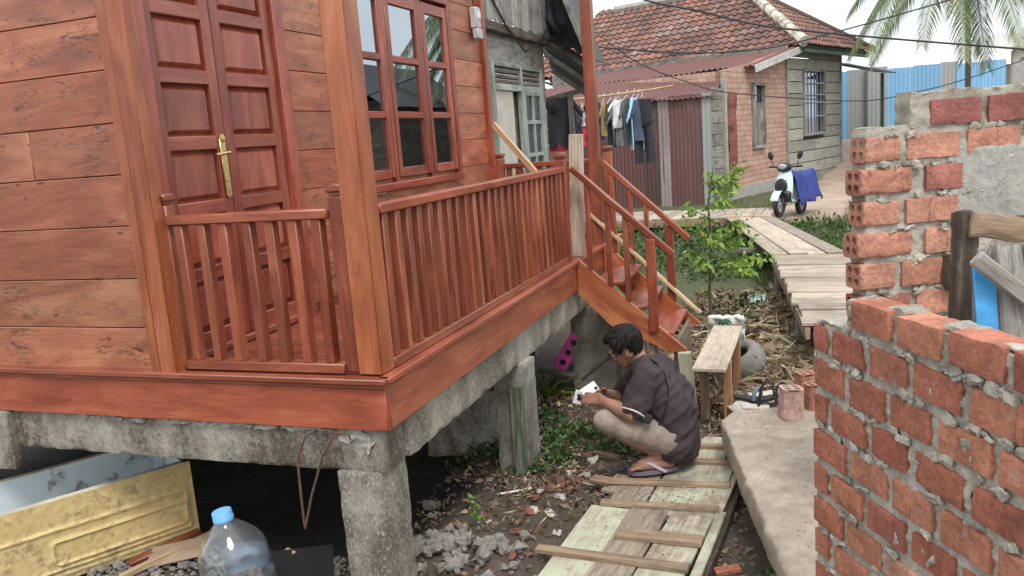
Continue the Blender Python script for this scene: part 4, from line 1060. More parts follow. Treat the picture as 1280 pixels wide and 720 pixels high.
# ================================================================== background
def corr(b, p0, u, v, pitch=.075, amp=.012, nv=8, wav=.0, rnd=None, rag=0.):
    """corrugated sheet: ribs run along v, waves across u"""
    p0, u, v = Vector(p0), Vector(u), Vector(v); n = u.cross(v).normalized(); W = u.length; k = max(8, int(W/pitch*6)); P = []
    for i in range(k+1):
        row = []
        for j in range(nv+1):
            s_ = i/k; t_ = j/nv; q = p0+u*s_+v*t_ + n*(amp*math.sin(2*math.pi*s_*W/pitch)+wav*noise.noise(Vector((s_*W*1.2, t_*v.length*1.5, p0.x))))
            if rag and j == 0: q -= v.normalized()*rag*noise.noise(Vector((s_*W*3, 1, 1)))
            row.append(q)
        P.append(row)
    b.quadgrid(P, rnd if rnd is not None else random.random(), uvs=(W, v.length)); return b
def rust(name, a, c_, d, lo=.5, hi=.62, streak=True):
    g = G(name); n1 = g.noise(1.0, 6, g.mapv(g.UV, (1.4, .35, 1)), .6, .65); n2 = g.noise(14, 6, rough=.7); r = g.rnd()
    c = g.mix(g.ramp(g.mix(.35, n1, n2), (lo-.12, 0.), (hi+.05, 1.)), a, c_)
    c = g.mix(g.ramp(g.mix(.6, n1, n2), (.58, 0.), (.66, 1.)), c, d)
    c = g.mix(1, c, g.ramp(r, (0, .75), (1, 1.25)), 'MULTIPLY')
    return g.done(c, .75, g.bump(n2, .2, .005))
M['tin_rust'] = rust('rusted_dark_tin', (.10, .045, .042), (.14, .085, .08), (.34, .32, .31))
M['tin_roof'] = rust('rusted_red_tin_roof', (.175, .066, .055), (.105, .052, .048), (.30, .215, .19), lo=.46, hi=.58)
M['tin_dark'] = rust('sooty_tin', (.10, .105, .105), (.055, .055, .055), (.16, .17, .17))
M['tin_streak'] = rust('streaked_pale_tin', (.30, .28, .27), (.15, .08, .07), (.40, .39, .37))
M['tin_blue'] = rust('blue_tin', (.19, .42, .65), (.24, .46, .68), (.40, .54, .66))
M['tin_grey'] = rust('grey_tin', (.34, .37, .38), (.42, .42, .40), (.50, .36, .30))
M['asbestos'] = rust('asbestos_sheet', (.46, .45, .42), (.36, .35, .33), (.25, .24, .22))

PGW = M['pale_grey'] = oldwood('pale_weathered_board', (.16, .155, .14), (.28, .27, .245), (.40, .39, .35), stain=.5, bump=.45)
PB = oldwood('pale_yellow_grey_board', (.27, .265, .225), (.38, .37, .32), (.48, .47, .40), stain=.2, bump=.15)
# --- old neighbouring timber house
NX = -1.6
N_ = thing('timber_house', 'old weathered grey timber house with a patched window, behind the red house', 'house', (NX, 6.2, -1.0))
b = MB(); z = -.1
zs = [-.1, .12, .33, .55, .76, .97, 1.2, 1.42, 1.62, 1.85, 2.05]
for z0, z1 in zip(zs[:-1], zs[1:]):
    zc = (z0+z1)/2
    for y0, y1 in ([(5.0, 5.62), (7.30, 7.55)] if .2 < zc < 1.62 else [(5.0, 7.55)]):
        b.box((NX-.012+random.uniform(-.006, .006), (y0+y1)/2, zc), (.024, y1-y0, z1-z0+.012), Matrix.Rotation(.06, 3, 'Y'), .003)
b.box((NX-.06, 6.3, 1.0), (.02, 2.5, 2.2), bev=0)
b.build('plank_wall', PGW, N_)
b = MB(); y = 4.8
while y < 7.6:
    b.box((NX+.09, y+.06, 2.62), (.02, .118, 1.1+random.uniform(-.05, .03)), bev=.002); y += .124
b.build('gable_boards', PGW, N_)
b = MB(); b.box((NX+.05, 6.2, 2.02), (.10, 2.8, .10), bev=.01); b.build('gable_beam', M['dark_wood'], N_)
M['pale_green_paint'] = oldwood('flaking_green_paint', (.20, .225, .20), (.31, .35, .31), (.42, .46, .42), stain=.45)
b = MB(); x = NX+.02
for y in (5.62, 6.52, 7.28): b.box((x, y, .92), (.06, .06, 1.50), bev=.004)
for z, h in ((.20, .06), (1.42, .07), (1.66, .05)): b.box((x, 6.45, z), (.055, 1.68, h), bev=.004)
wf2 = b.build('window_frame', M['pale_green_paint'], N_)
b = MB()
for k in range(3):
    for y0, y1 in ((5.66, 6.48), (6.56, 7.24)): b.box((x-.005, (y0+y1)/2, 1.49+.055*k), (.03, y1-y0, .035), Matrix.Rotation(.6, 3, 'Y'), .003)
b.build('louvre', M['grey_wood'], wf2)
b = MB(); b.box((x-.01, 5.98, .96), (.02, .56, .85), bev=.002); b.build('pale_board', plain('bare_plywood', (.50, .47, .40), .8, .15, 5), wf2)
b = MB(); b.box((x-.012, 5.98, .38), (.02, .56, .30), bev=.002); b.build('patch_board', M['raw_wood'], wf2)
b = MB()
for y in (6.60, 6.90, 7.20): b.box((x+.01, y, .80), (.04, .045, 1.2), bev=.003)
for z in (.26, .66, 1.04, 1.37): b.box((x+.01, 6.9, z), (.035, .62, .045), bev=.003)
sh2 = b.build('window_sash', M['pale_green_paint'], wf2)
b = MB(); b.box((x, 6.9, .81), (.006, .6, 1.12), bev=0); b.build('pane', M['dark_glass'], sh2)
b = MB(); b.tube([(NX+.11, 5.2, 2.5), (NX+.12, 5.9, 2.05), (NX+.12, 6.5, 1.82), (NX+.12, 7.0, 1.95), (NX+.12, 7.4, 2.15)], .011); b.build('loose_cable', M['black'], N_)
# lean-to roof over its end, seen from below, under the gable's own roof edge
L1, L2, L4 = at(672, 34, Y=7.6), at(741, 80, Y=7.6), at(690, 84, Y=9.7); dv = L4-L1
b = MB(); corr(b, L1, dv, L2-L1, .10, .016, 8, .02); b.build('lean_to_roof', M['tin_dark'], N_)
for k in (0.03, .5, .97):
    b = MB(); b.bar(L1+dv*k-Vector((0, 0, .06)), L2+dv*k-Vector((0, 0, .06)), .05, .07); b.build('rafter', M['grey_wood'], N_)
R1_, R2_ = at(690, -40, Y=7.1), at(735, 70, Y=7.1)
b = MB(); corr(b, R1_, Vector((-.1, 1.3, 0)), R2_-R1_, .10, .016, 8, .02); b.build('gable_roof', M['tin_dark'], N_)
b = MB(); b.bar(R1_+Vector((0, -.03, 0)), R2_+Vector((0, -.03, 0)), .02, .05); b.build('barge_board', M['grey_wood'], N_)
b = MB(); b.bar(at(670, 128, Y=8.6), at(740, 110, Y=8.8), .05, .07); b.build('beam', M['grey_wood'], N_)
b = MB(); p = at(713, 120, Y=8.7); b.bar((p.x, p.y, -1), p, .07, .07, up=(0, 1, 0)); b.build('roof_post', M['grey_wood'], N_)
b = MB(); TL, TR, BL, BR = at(676, -25, Y=7.6), at(700, -25, Y=7.3), at(678, 50, Y=7.65), at(733, 70, Y=7.35); P = []
for i in range(45):
    row = []
    for j in range(33):
        u, v = i/44, j/32; q = Vector((u*5, v*4, 1)); p = TL.lerp(TR, u).lerp(BL.lerp(BR, u), v); p = p+Vector((0, -.10*math.sin(math.pi*v)*(.5+u), 0)) + Vector((noise.noise(q), noise.noise(q+Vector((5, 0, 0)))*1.4, noise.noise(q*1.3)))*.05
        p += Vector((0, .03*math.sin(u*16+3*noise.noise(q*.8)), 0)); row.append(p)
    P.append(row)
b.quadgrid(P, .5); o = single(b, 'tarp_bundle', plain('dark_tarp', (.020, .024, .030), .7, .3, 9), TL, 'black tarp hanging in folds beneath the eave of the old timber house', 'tarp', angle=80); o.modifiers.new('t', 'SOLIDIFY').thickness = .006
# timber house end wall and body
b = MB(); b.box((NX-2.0, 7.56, .9), (4.0, .03, 2.4)); b.build('end_wall', M['dark_wood'], N_); b = MB(); b.box((NX-2.0, 4.98, .9), (4.0, .03, 2.4)); b.build('end_wall', M['dark_wood'], N_)

# --- tile roofed house
A_ = Vector((.335, .942, 0)); NN = Vector((.942, -.335, 0)); B0 = Vector((-.2, 15.6, 0))
def hp(t, m, z): return B0 + A_*t + NN*m + Vector((0, 0, z))
T_ = thing('tile_roof_house', 'old house of bare brick and grey planks under a patchy red clay tile roof', 'house', hp(3, 0, -.85))
g = G('bare_brickwork'); bt = g.n('ShaderNodeTexBrick'); sx = g.sep(g.UV)
mp = g.mix(.05, g.UV, g.noise(3, 3, g.UV, o='Color'), 'ADD'); g.lk(mp, bt.inputs['Vector'])
bt.inputs['Scale'].default_value = 1; bt.inputs['Brick Width'].default_value = .23; bt.inputs['Row Height'].default_value = .115; bt.inputs['Mortar Size'].default_value = .013
bt.inputs['Color1'].default_value = (.48, .26, .19, 1); bt.inputs['Color2'].default_value = (.58, .37, .29, 1); bt.inputs['Mortar'].default_value = (.30, .24, .21, 1); bt.inputs['Mortar Smooth'].default_value = .1
n1 = g.noise(4, 6, rough=.7); c = g.mix(.5, bt.outputs['Color'], g.ramp(n1, (.3, .6), (.7, 1.2)), 'MULTIPLY'); c = g.mix(g.ramp(g.noise(2, 5), (.55, 0.), (.7, .7)), c, (.50, .34, .26))
bb = g.bump(bt.outputs['Fac'], .6, -.02)
M['brick_far'] = g.done(c, .9, bb)
def wallquad(b, t0, t1, z0, z1, th=.12, m=0., z1b=None):
    z1b = z1 if z1b is None else z1b
    V = [hp(t0, m, z0), hp(t1, m, z0), hp(t1, m, z1b), hp(t0, m, z1)]; V += [p-NN*th for p in V]
    U = [[(t0, z0), (t1, z0), (t1, z1b), (t0, z1)]]
    b.add(V, [[0, 1, 2, 3], [7, 6, 5, 4], [0, 3, 7, 4], [1, 5, 6, 2], [3, 2, 6, 7]], U + [[(0, 0), (th, 0), (th, 1), (0, 1)]]*4)
b = MB(); wallquad(b, 0, 1.55, -.55, 1.95, z1b=2.12); wallquad(b, 2.2, 3.6, -.55, 2.25, z1b=2.5); wallquad(b, 1.55, 2.2, -.55, .25); wallquad(b, 1.55, 2.2, 1.70, 2.12, z1b=2.25)
V = [hp(0, 0, -.55), hp(0, -4, -.55), hp(0, -4, 1.95), hp(0, 0, 1.95)]; b.add(V, [[0, 3, 2, 1]], [[(0, 0), (0, 2.5), (4, 2.5), (4, 0)]])
b.build('brick_wall', M['brick_far'], T_)
b = MB(); wallquad(b, -.02, 3.6, -.95, -.545, m=.03); b.build('plinth', M['plaster'], T_)
b = MB(); zs = list(np.arange(-.85, 2.5, .29))
for k, z0 in enumerate(zs):
    z1 = z0+.268
    for t0, t1 in ([(3.62, 4.7), (6.25, 7.65)] if .38 < z0+.14 < 2.05 else [(3.62, 5.6), (5.602, 7.65)]):
        tone = random.random()
        wd = t1-t0; c = hp((t0+t1)/2, .01+random.uniform(-.008, .008), (z0+z1)/2)
        b.box(c, (wd, .03, z1-z0), Matrix((A_, -NN, Vector((0, 0, 1)))).transposed(), .004, tone)
b.build('plank_wall', PB, T_)
b = MB()
for t0 in (3.62, 7.63):
    b = MB(); b.box(hp(t0, .02, .8), (.07, .07, 3.4), Matrix((A_, -NN, Vector((0, 0, 1)))).transposed()); b.build('corner_board', M['grey_wood'], T_)
b = MB(); V = [hp(7.65, 0, -.9), hp(7.65, -6, -.9), hp(7.65, -6, 2.5), hp(7.65, 0, 2.5)]; b.add(V, [[0, 1, 2, 3]]); V = [hp(3.6, 0, 2.0), hp(3.6, -7, 2.0), hp(3.6, -7, 2.6), hp(3.6, 0, 2.6)]; b.add(V, [[0, 3, 2, 1]])
V = [hp(t, m, 0.4) for t, m in ((3.7, -.2), (7.6, -.2), (7.6, -6.), (3.7, -6.))]; b.build('rear_wall', M['grey_wood'], T_)
MT = Matrix((A_, -NN, Vector((0, 0, 1)))).transposed()
def far_window(t0, t1, z0, z1, bars):
    b = MB()
    for t in (t0, t1): b.box(hp(t, .03, (z0+z1)/2), (.08, .09, z1-z0), MT)
    for z in (z0, z1): b.box(hp((t0+t1)/2, .03, z), (t1-t0+.08, .10, .07), MT)
    f = b.build('window_frame', M['grey_wood'], T_)
    if bars:
        b = MB(); b.box(hp((t0+t1)/2, -.05, (z0+z1)/2), (t1-t0, .01, z1-z0), MT, 0); b.build('pane', M['glass'], f)
        b = MB()
        for k in range(1, 6): b.box(hp(t0+(t1-t0)*k/6, .03, (z0+z1)/2), (.022, .02, z1-z0), MT, .002)
        for z in (.28, .5, .62, .8): b.box(hp((t0+t1)/2, .045, z0+(z1-z0)*z), (t1-t0, .02, .035), MT, .002)
        b.build('bars', plain('blue_grey_iron', (.22, .27, .36), .5), f)
    else:
        b = MB(); w_ = (t1-t0)/4
        for k in range(4): b.box(hp(t0+w_*(k+.5), .02, z0+(z1-z0)*.36), (w_-.012, .03, (z1-z0)*.70), MT)
        b.build('shutter', M['grey_wood'], f)
        b = MB(); b.box(hp((t0+t1)/2, -.03, z0+(z1-z0)*.86), (t1-t0, .01, (z1-z0)*.26), MT, 0); b.build('pane', M['glass'], f)
far_window(1.58, 2.17, .28, 1.68, False); far_window(4.72, 6.23, .42, 2.04, True)
# lean-to strip of tin between tile roof and shed
b = MB(); p0 = hp(1.2, .25, 2.06); corr(b, p0, -NN*5.2, hp(4.4, .25, 2.66)-p0, .14, .02, 10, .03); b.build('tin_roof', M['tin_roof'], T_)
b = MB(); b.bar(hp(1.15, .28, 1.98), hp(4.4, .28, 2.58), .03, .16); b.build('fascia', plain('weathered_white_fascia', (.50, .50, .47), .8, .25), T_)
M['eave_green'] = plain('dull_green_paint', (.10, .16, .14), .7, .3)
b = MB(); b.bar(hp(3.9, .36, 2.50), hp(9.0, .36, 2.50), .05, .16); b.build('eave_board', M['eave_green'], T_)
# clay tiles
g = G('clay_tiles'); r = g.rnd(); n1 = g.noise(5, 5); n2 = g.noise(1.1, 4)
c = g.ramp(r, (0, (.10, .065, .058)), (.3, (.17, .09, .074)), (.5, (.225, .11, .086)), (.64, (.31, .145, .10)), (.76, (.20, .135, .118)), (.9, (.29, .235, .21)), (1, (.38, .18, .125)))
c = g.mix(.6, c, g.ramp(n1, (.3, .6), (.7, 1.15)), 'MULTIPLY'); c = g.mix(g.ramp(n2, (.5, 0.), (.72, .6)), c, (.13, .08, .07))
M['tile'] = g.done(c, .85)
def tiles(E0, ud, vd, W, maxk, lo, hi, slope):
    """rows climb along vd; row k clipped to lo(k)..hi(k) along ud"""
    b = MB(); pu, pv = .225, .275; v3 = (vd+Vector((0, 0, slope))).normalized(); n = ud.cross(v3); n = n if n.z > 0 else -n
    stp = pv/math.sqrt(1+slope*slope); k = 0
    while k*stp < maxk:
        kk = k*stp; u = lo(kk); j = 0
        while u < hi(kk):
            base = E0 + ud*u + v3*(k*pv); P = []
            jr = random.uniform(-.012, .012); base = base + v3*jr + ud*random.uniform(-.006, .006); rz_ = random.uniform(-.03, .03)
            for a in range(8):
                s_ = a/7; h = .026*math.sin(2*math.pi*(s_*.98-.1)); P.append([base + ud*(s_*pu*1.04) + v3*(t_*pv*1.18 + rz_*s_*.15) + n*(h + .04*(1-t_)) for t_ in (0, .55, 1)])
                if a in (0, 7): pass
            b.quadgrid(P, min(1, max(0, .12+random.random()*.62+.45*noise.noise(base*.7)+.25*noise.noise(Vector((u*2.2, 0, 3))))), flip=True)
            # tile nose
            b.quadgrid([[p[0], p[0]-n*.028] for p in P], .05)
            u += pu; j += 1
        k += 1
    return b
EW = 8.6
b = tiles(hp(3.75, .42, 2.58), -NN, A_, EW, 2.75, lambda k: k, lambda k: EW-.4*k, .72); b.build('roof_face', M['tile'], T_)
EL = 5.5
b = MB(); k_ = 2.75
V = [hp(3.75, .42, 2.52), hp(3.75+k_, .42-k_, 2.52+k_*.72), hp(3.75+k_, .42-EW+.4*k_, 2.52+k_*.72), hp(3.75, .42-EW, 2.52), hp(3.8+5.5, .42, 2.52), hp(3.8+5.5-k_, .42-k_, 2.52+k_*.72)]
b.add(V, [[0, 1, 2, 3], [0, 4, 5, 1]]); b.build('roof_deck', M['dark_wood'], T_, smooth=False)
b = tiles(hp(3.8, .47, 2.58), A_, -NN, EL, 2.75, lambda k: k, lambda k: EL-k, .72); b.build('roof_face', M['tile'], T_)
b = MB()
for k in range(9):
    f0, f1 = k/9, (k+1.15)/9; p0, p1 = hp(3.75+2.72*f0, .42-2.72*f0, 2.66+1.96*f0), hp(3.75+2.72*f1, .42-2.72*f1, 2.66+1.96*f1); b.tube([p0, p1], [.14, .11], 8)
b.build('hip_cap', plain('lime_washed_mortar', (.50, .46, .38), .9, .45, 5), T_)
b = MB(); b.tube([hp(6.47, -2.3, 4.60), hp(6.47, -6.5, 4.60)], .12, 8); b.build('ridge_cap', M['plaster'], T_)
b = MB(); b.tube([hp(9.3, .42, 2.66), hp(6.55, -2.3, 4.60)], .10, 8); b.build('hip_cap', M['tile'], T_)
# small dark canopy at its far corner
b = MB(); corr(b, hp(7.7, .9, 1.95), A_*2.2, -NN*1.4+Vector((0, 0, .42)), .12, .015, 4); b.build('side_canopy', M['tin_dark'], T_)
b = MB(); p = hp(9.2, .7, 1.95); b.bar((p.x, p.y, -.6), p, .09, .09, up=(0, 1, 0)); b.build('canopy_post', M['eave_green'], T_)

# --- tin shed in front of it
SH = thing('tin_shed', 'rusty corrugated tin shed with a red tin roof beside the brick house', 'shed', (-1.5, 15.2, -.85))
SL, SR = Vector((-4.3, 15.38, 0)), Vector((-.36, 15.0, 0)); ud = (SR-SL).normalized()
b = MB(); x = 0; W = (SR-SL).length; k = 0
for x0, x1, m_, zt in ((0, 1.0, 'tin_roof', 1.5), (1.0, 1.9, 'tin_rust', 1.5), (1.85, 2.5, 'tin_roof', .6), (1.9, 3.0, 'tin_rust', 1.5), (2.96, 3.96, 'tin_rust', 1.5)):
    b = MB(); off = Vector((0, -.012*k, 0)); k += 1
    corr(b, SL+ud*x0+off+Vector((0, 0, -.86)), ud*(x1-x0), (0, 0, zt+.86), .085, .012, 10, .02, rnd=.15+.8*(k % 2)); b.build('tin_panel', M[m_], SH)
b = MB(); corr(b, SL+ud*2.86+Vector((0, -.06, -.84)), ud*.22, (0, 0, 2.34), .085, .012, 8, .02); b.build('tin_panel', M['tin_streak'], SH)
b = MB(); corr(b, SL+ud*3.78+Vector((0, -.075, -.80)), ud*.2, (0, 0, 2.3), .09, .01, 8, .01); b.build('tin_panel', M['tin_grey'], SH)
b = MB()
for k, z in enumerate(np.arange(-.8, 1.5, .24)):
    b.box((SR+hp(0, -.02, 0))/2*1.0+Vector((.03, 0, z+.12)), (.72, .03, .23), Matrix(((hp(0, 0, 0)-SR).normalized(), Vector((.9, -.4, 0)).normalized(), Vector((0, 0, 1)))).transposed(), .01)
b.build('side_planks', M['grey_wood'], SH)
b = MB(); q0 = at(893, 119, Y=14.82); q1 = at(907, 88, Y=16.3); corr(b, Vector((-4.6, 15.22, q0.z)), Vector((q0.x, 14.85, 0))-Vector((-4.6, 15.22, 0)), Vector((q1.x-q0.x, 1.45, q1.z-q0.z)), .11, .016, 8, .03, rag=.05); b.build('tin_roof', M['tin_roof'], SH)
b = MB(); c = hp(.30, .10, .70); b.roughbox(c, (.42, .04, 1.55), MT, .06, .03, 3, 5, .5, .04); b.build('red_board', varnish('flaking_red_brown_board', (.14, .04, .03), (.24, .07, .05), (.32, .12, .09), .4, .8), SH)
b = MB(); b.box(hp(.02, .05, .5), (.10, .10, 2.6), MT); b.build('corner_post', M['plaster'], SH)

# --- blue tin fence beyond the road
F0, F1 = Vector((2.2, 26.8, .0)), Vector((9.2, 29.8, .0)); fd = (F1-F0).normalized()
FE = thing('tin_fence', 'tall blue corrugated tin fence with grey patched sheets across the road', 'fence', F0)
xs_ = [(0, .55, 'tin_blue'), (.55, 1.25, 'tin_grey'), (1.25, 1.9, 'tin_grey'), (1.9, 2.8, 'tin_blue'), (2.8, 3.7, 'tin_blue'), (3.7, 4.25, 'tin_grey'), (4.25, 5.2, 'tin_blue'), (5.2, 5.9, 'tin_blue')]
for k, (a, c_, m_) in enumerate(xs_):
    b = MB(); corr(b, F0+fd*a+Vector((0, .02*(k % 2), -.1)), fd*(c_-a+.03), (0, 0, 2.32+.04*(k % 3)), .14, .018, 3, .01, rnd=random.uniform(.3, .8)); b.build('tin_panel', M[m_], FE)
b = MB(); b.bar(F0+fd*1.2+Vector((0, -.06, -.1)), F0+fd*1.2+Vector((0, -.06, 2.2)), .09, .09, up=(0, 1, 0)); b.build('post', M['eave_green'], FE)

# --- houses past the fence on the right
HB = thing('block_house', 'far grey block house with a curled asbestos roof behind the palm', 'house', (8.6, 31, 0))
q = at(1216, 100, D=31.5); q2 = at(1300, 100, D=31.0); b = MB(); b.bar((q.x, q.y, 1.0), (q2.x+2, q2.y+.6, 1.0), .2, 2.55, bev=.01); b.build('block_wall', M['plaster'], HB)
q = at(1262, 100, D=29.6); b = MB(); b.box((q.x+.35, q.y, 1.3), (.6, .4, 3.0), bev=.03)
b.build('block_pier', M['plaster'], HB)
q = at(1242, 91, D=31.2); b = MB(); b.box((q.x, q.y-.05, q.z), (.42, .06, .62)); b.box((q.x, q.y-.09, q.z), (.03, .04, .62)); b.build('window', M['dark_glass'], HB)
q = at(1240, 66, D=29.2); b = MB(); corr(b, q, (3.2, .6, .1), (.3, 2.6, .75), .17, .03, 6, .10); b.build('roof', M['asbestos'], HB)
# a house outside the frame that shows only in the window panes
HC = thing('dark_roof_house', 'plain plank house with a dark tin roof standing off to the right of the path', 'house', (9.4, 21, -.8))
b = MB(); b.box((9.4, 21, .7), (4.0, 6, 3.0), bev=.01); b.build('wall', M['dark_wood'], HC)
b = MB(); corr(b, (7.1, 17.6, 2.0), (0, 7, 0), (2.3, 0, 1.5), .14, .02, 4); corr(b, (11.7, 17.6, 2.0), (0, 7, 0), (-2.3, 0, 1.5), .14, .02, 4); b.build('roof', M['tin_dark'], HC)

# ------------------------------------------------------------------ raised boardwalk
def boardwalk():
    t = thing('boardwalk', 'raised footbridge of pale planks on short wooden stilts leading to the shed', 'boardwalk', (.5, 9, -1.05)); z0 = -.62
    for k in range(24):           # the landing along the shed
        x = -2.7+k*.155; 
        b = MB(); b.bar((x, 10.75-.10*x, z0+random.uniform(-.006, .006)), (x+.05, 12.1-.1*x, z0), .148, .025, bev=.003); b.build('plank', M['board_wood'], t)
    b = MB(); b.bar((-2.8, 11.0, z0-.07), (.95, 10.65, z0-.07), .06, .10); b.build('beam', M['batten_wood'], t)
    b = MB(); b.bar((.3, 10.62, z0+.02), (.98, 10.58, z0+.02), .05, .04); b.build('edge_strip', M['raw_wood'], t)
    L0, L1 = Vector((.30, 10.7, z0)), Vector((1.12, 6.80, z0+.0)); R0, R1 = Vector((.98, 10.6, z0)), Vector((1.90, 6.80, z0)); n_ = 4
    for k in range(n_):
        f0, f1 = k/n_, (k+1)/n_; b = MB(); b.bar(L0.lerp(R0, (f0+f1)/2)+Vector((0, 0, .012*(k % 2))), L1.lerp(R1, (f0+f1)/2)+Vector((0, 0, .012*(k % 2))), .178, .022, up=(0, 0, 1), bev=.003); b.build('plank', M['board_wood'], t)
    L0, L1 = Vector((1.13, 6.75, z0)), Vector((1.49, 3.55, z0-.02)); R0, R1 = Vector((1.90, 6.75, z0)), Vector((2.32, 3.6, z0-.02)); n_ = 14
    for k in range(n_):
        f = (k+.5)/n_; d = random.uniform(-.02, .02); b = MB(); b.bar(L0.lerp(L1, f)+Vector((d, 0, .006*(k % 3))), R0.lerp(R1, f+random.uniform(-.006, .006))+Vector((d, 0, 0)), .215, .024, bev=.003); b.build('plank', M['board_wood'], t)
    for a, c_ in ((L0, L1), (R0, R1)):
        b = MB(); b.bar(a+Vector((.02, 0, -.06)), c_+Vector((.02, 0, -.06)), .035, .09); b.build('beam', M['batten_wood'], t)
    for x, y in ((-1.9, 10.95), (-.9, 10.9), (.05, 10.75), (.75, 10.6), (.62, 9.2), (.92, 8.05), (1.15, 8.0), (1.19, 6.6), (1.9, 6.6), (1.44, 4.3), (2.2, 4.2), (-.3, 12.0)):
        g0 = gz(x, y); b = MB(); b.tube([(x+.02, y, g0-.1), (x, y, z0-.05)], [.042, .036], 9); b.build('stilt', M['grey_wood'], t)
    b = MB(); b.bar((.55, 8.05, z0-.12), (1.3, 8.0, z0-.12), .06, .06); b.build('beam', M['grey_wood'], t)
boardwalk()

# ------------------------------------------------------------------ washing on the bamboo pole
def pole_at(x): return at(x, 131+(x-650)*(107-131)/190, Y=11)
b = MB(); pts = [pole_at(x) for x in (640, 700, 760, 815, 842)]
for k, p in enumerate(pts): p.z -= (.0, .02, .03, .02, 0)[k]
b.tube(pts, [.016, .018, .017, .015, .012], 8)
single(b, 'bamboo_pole', plain('dry_bamboo', (.50, .38, .20), .6, .3), pts[0], 'long yellow bamboo pole carrying the washing in front of the tin shed', 'pole')
b = MB(); b.tube([pole_at(842)+Vector((0, .02, .0)), at(842, 108, Y=14.6)+Vector((0, 0, .05))], .012); b.build
single(b, 'pole_stay', M['iron'], pole_at(842), 'short stay tying the bamboo pole end to the tin shed', 'stay')
b = MB(); p = pole_at(655); b.bar((p.x, p.y, -.9), (p.x, p.y, p.z+.05), .06, .06, up=(0, 1, 0)); single(b, 'pole_post', M['grey_wood'], (p.x, p.y, -.9), 'thin grey post holding up the left end of the bamboo pole', 'post')
def cloth(name, x, ytop, ybot, wpx, col, label, cat, kind='shirt', rot=.6, D=13.3, yy=None, trim=None, rough=.85):
    top = at(x, ytop, Y=11 if yy is None else yy); bot = at(x, ybot, Y=11 if yy is None else yy); h = top.z-bot.z; sc = (top-CAM).dot(_f)/FPX; w_ = wpx*sc*(1.25 if yy is None else 1)
    t = thing(name, label, cat, (top.x, top.y, bot.z), 'washing hung out by the tin shed'); mt = plain(name+'_cloth', col, rough, .18, 14, bump=.3)
    ux = Vector((math.cos(rot), math.sin(rot), 0)); uy = Vector((-ux.y, ux.x, 0)); sd_ = random.random()*50
    def fold(a, z): return uy*(.035*math.sin(a*9+sd_)*(.35+z) + .05*noise.noise(Vector((a*4, z*2, sd_)))*(.3+z))
    def patch(b, outline, n=16, m=18, y=0.):
        for side in (-1, 1):
            P = []
            for j in range(m+1):
                z = j/m; l, r = outline(z); P.append([top + ux*(l+(r-l)*i/n)*w_ - Vector((0, 0, z*h)) + fold((l+(r-l)*i/n), z)+uy*(side*(.006+.03*math.sin(math.pi*i/n))+y) for i in range(n+1)])
            b.quadgrid(P, .5, flip=side > 0)
    b = MB()
    if kind == 'shirt':
        patch(b, lambda z: (-.16-.16*min(1, z/.07), .16+.16*min(1, z/.07)) if z < .07 else (-.33-.03*z, .33+.03*z))
        for s_ in (-1, 1):
            P = []
            for side in (-1, 1):
                P = []
                for j in range(9):
                    f_ = j/8; P.append([top + ux*(s_*(.28+.24*f_))*w_ - Vector((0, 0, h*(.055+.30*f_+.17*i/6*(1-.25*f_)))) + fold(s_*(.3+.2*f_), .3)+uy*side*(.008+.022*math.sin(math.pi*i/6)) for i in range(7)])
                b.quadgrid(P, .5, flip=(side*s_ > 0))
    elif kind == 'trousers':
        patch(b, lambda z: (-.38, .38) if z < .42 else (-.40-.06*z, -.02-.02*z))
        b2 = MB(); patch(b, lambda z: (.0, .36) if z < .42 else (.0+.1*(z-.42), .36+.28*(z-.42)), y=.03)
    else: patch(b, lambda z: (-.3-.12*z, .3+.12*z))
    o = b.build('cloth', mt, t, angle=80)
    if trim:
        b = MB(); m_ = 14
        for side in (-1, 1):
            P = [[top + ux*(l)*w_*.8 - Vector((0, 0, z*h)) + fold(l, z)+uy*side*.03 for l in np.linspace(-.42, .42, m_)] for z in (.93, 1.0, 1.07)]; b.quadgrid(P, .5, flip=side > 0)
        b.build('lining', plain('red_lining', trim, .8), t)
    b = MB(); hk = top+Vector((0, 0, .02)); b.tube([hk-ux*w_*.26-Vector((0, 0, .05)), hk+Vector((0, 0, .04)), hk+ux*w_*.26-Vector((0, 0, .05)), hk-ux*w_*.26-Vector((0, 0, .05))], .005, 5); b.tube([hk+Vector((0, 0, .03)), hk+Vector((0, 0, .10)), hk+ux*.02+Vector((0, 0, .12))], .005, 5); b.build('hanger', M['white'], t)
cloth('hooded_jacket', 700, 119, 184, 52, (.05, .052, .062), 'big dark hooded jacket with a red hem hanging under the old eave', 'jacket', 'shirt', .15, yy=8.7, trim=(.40, .03, .06))
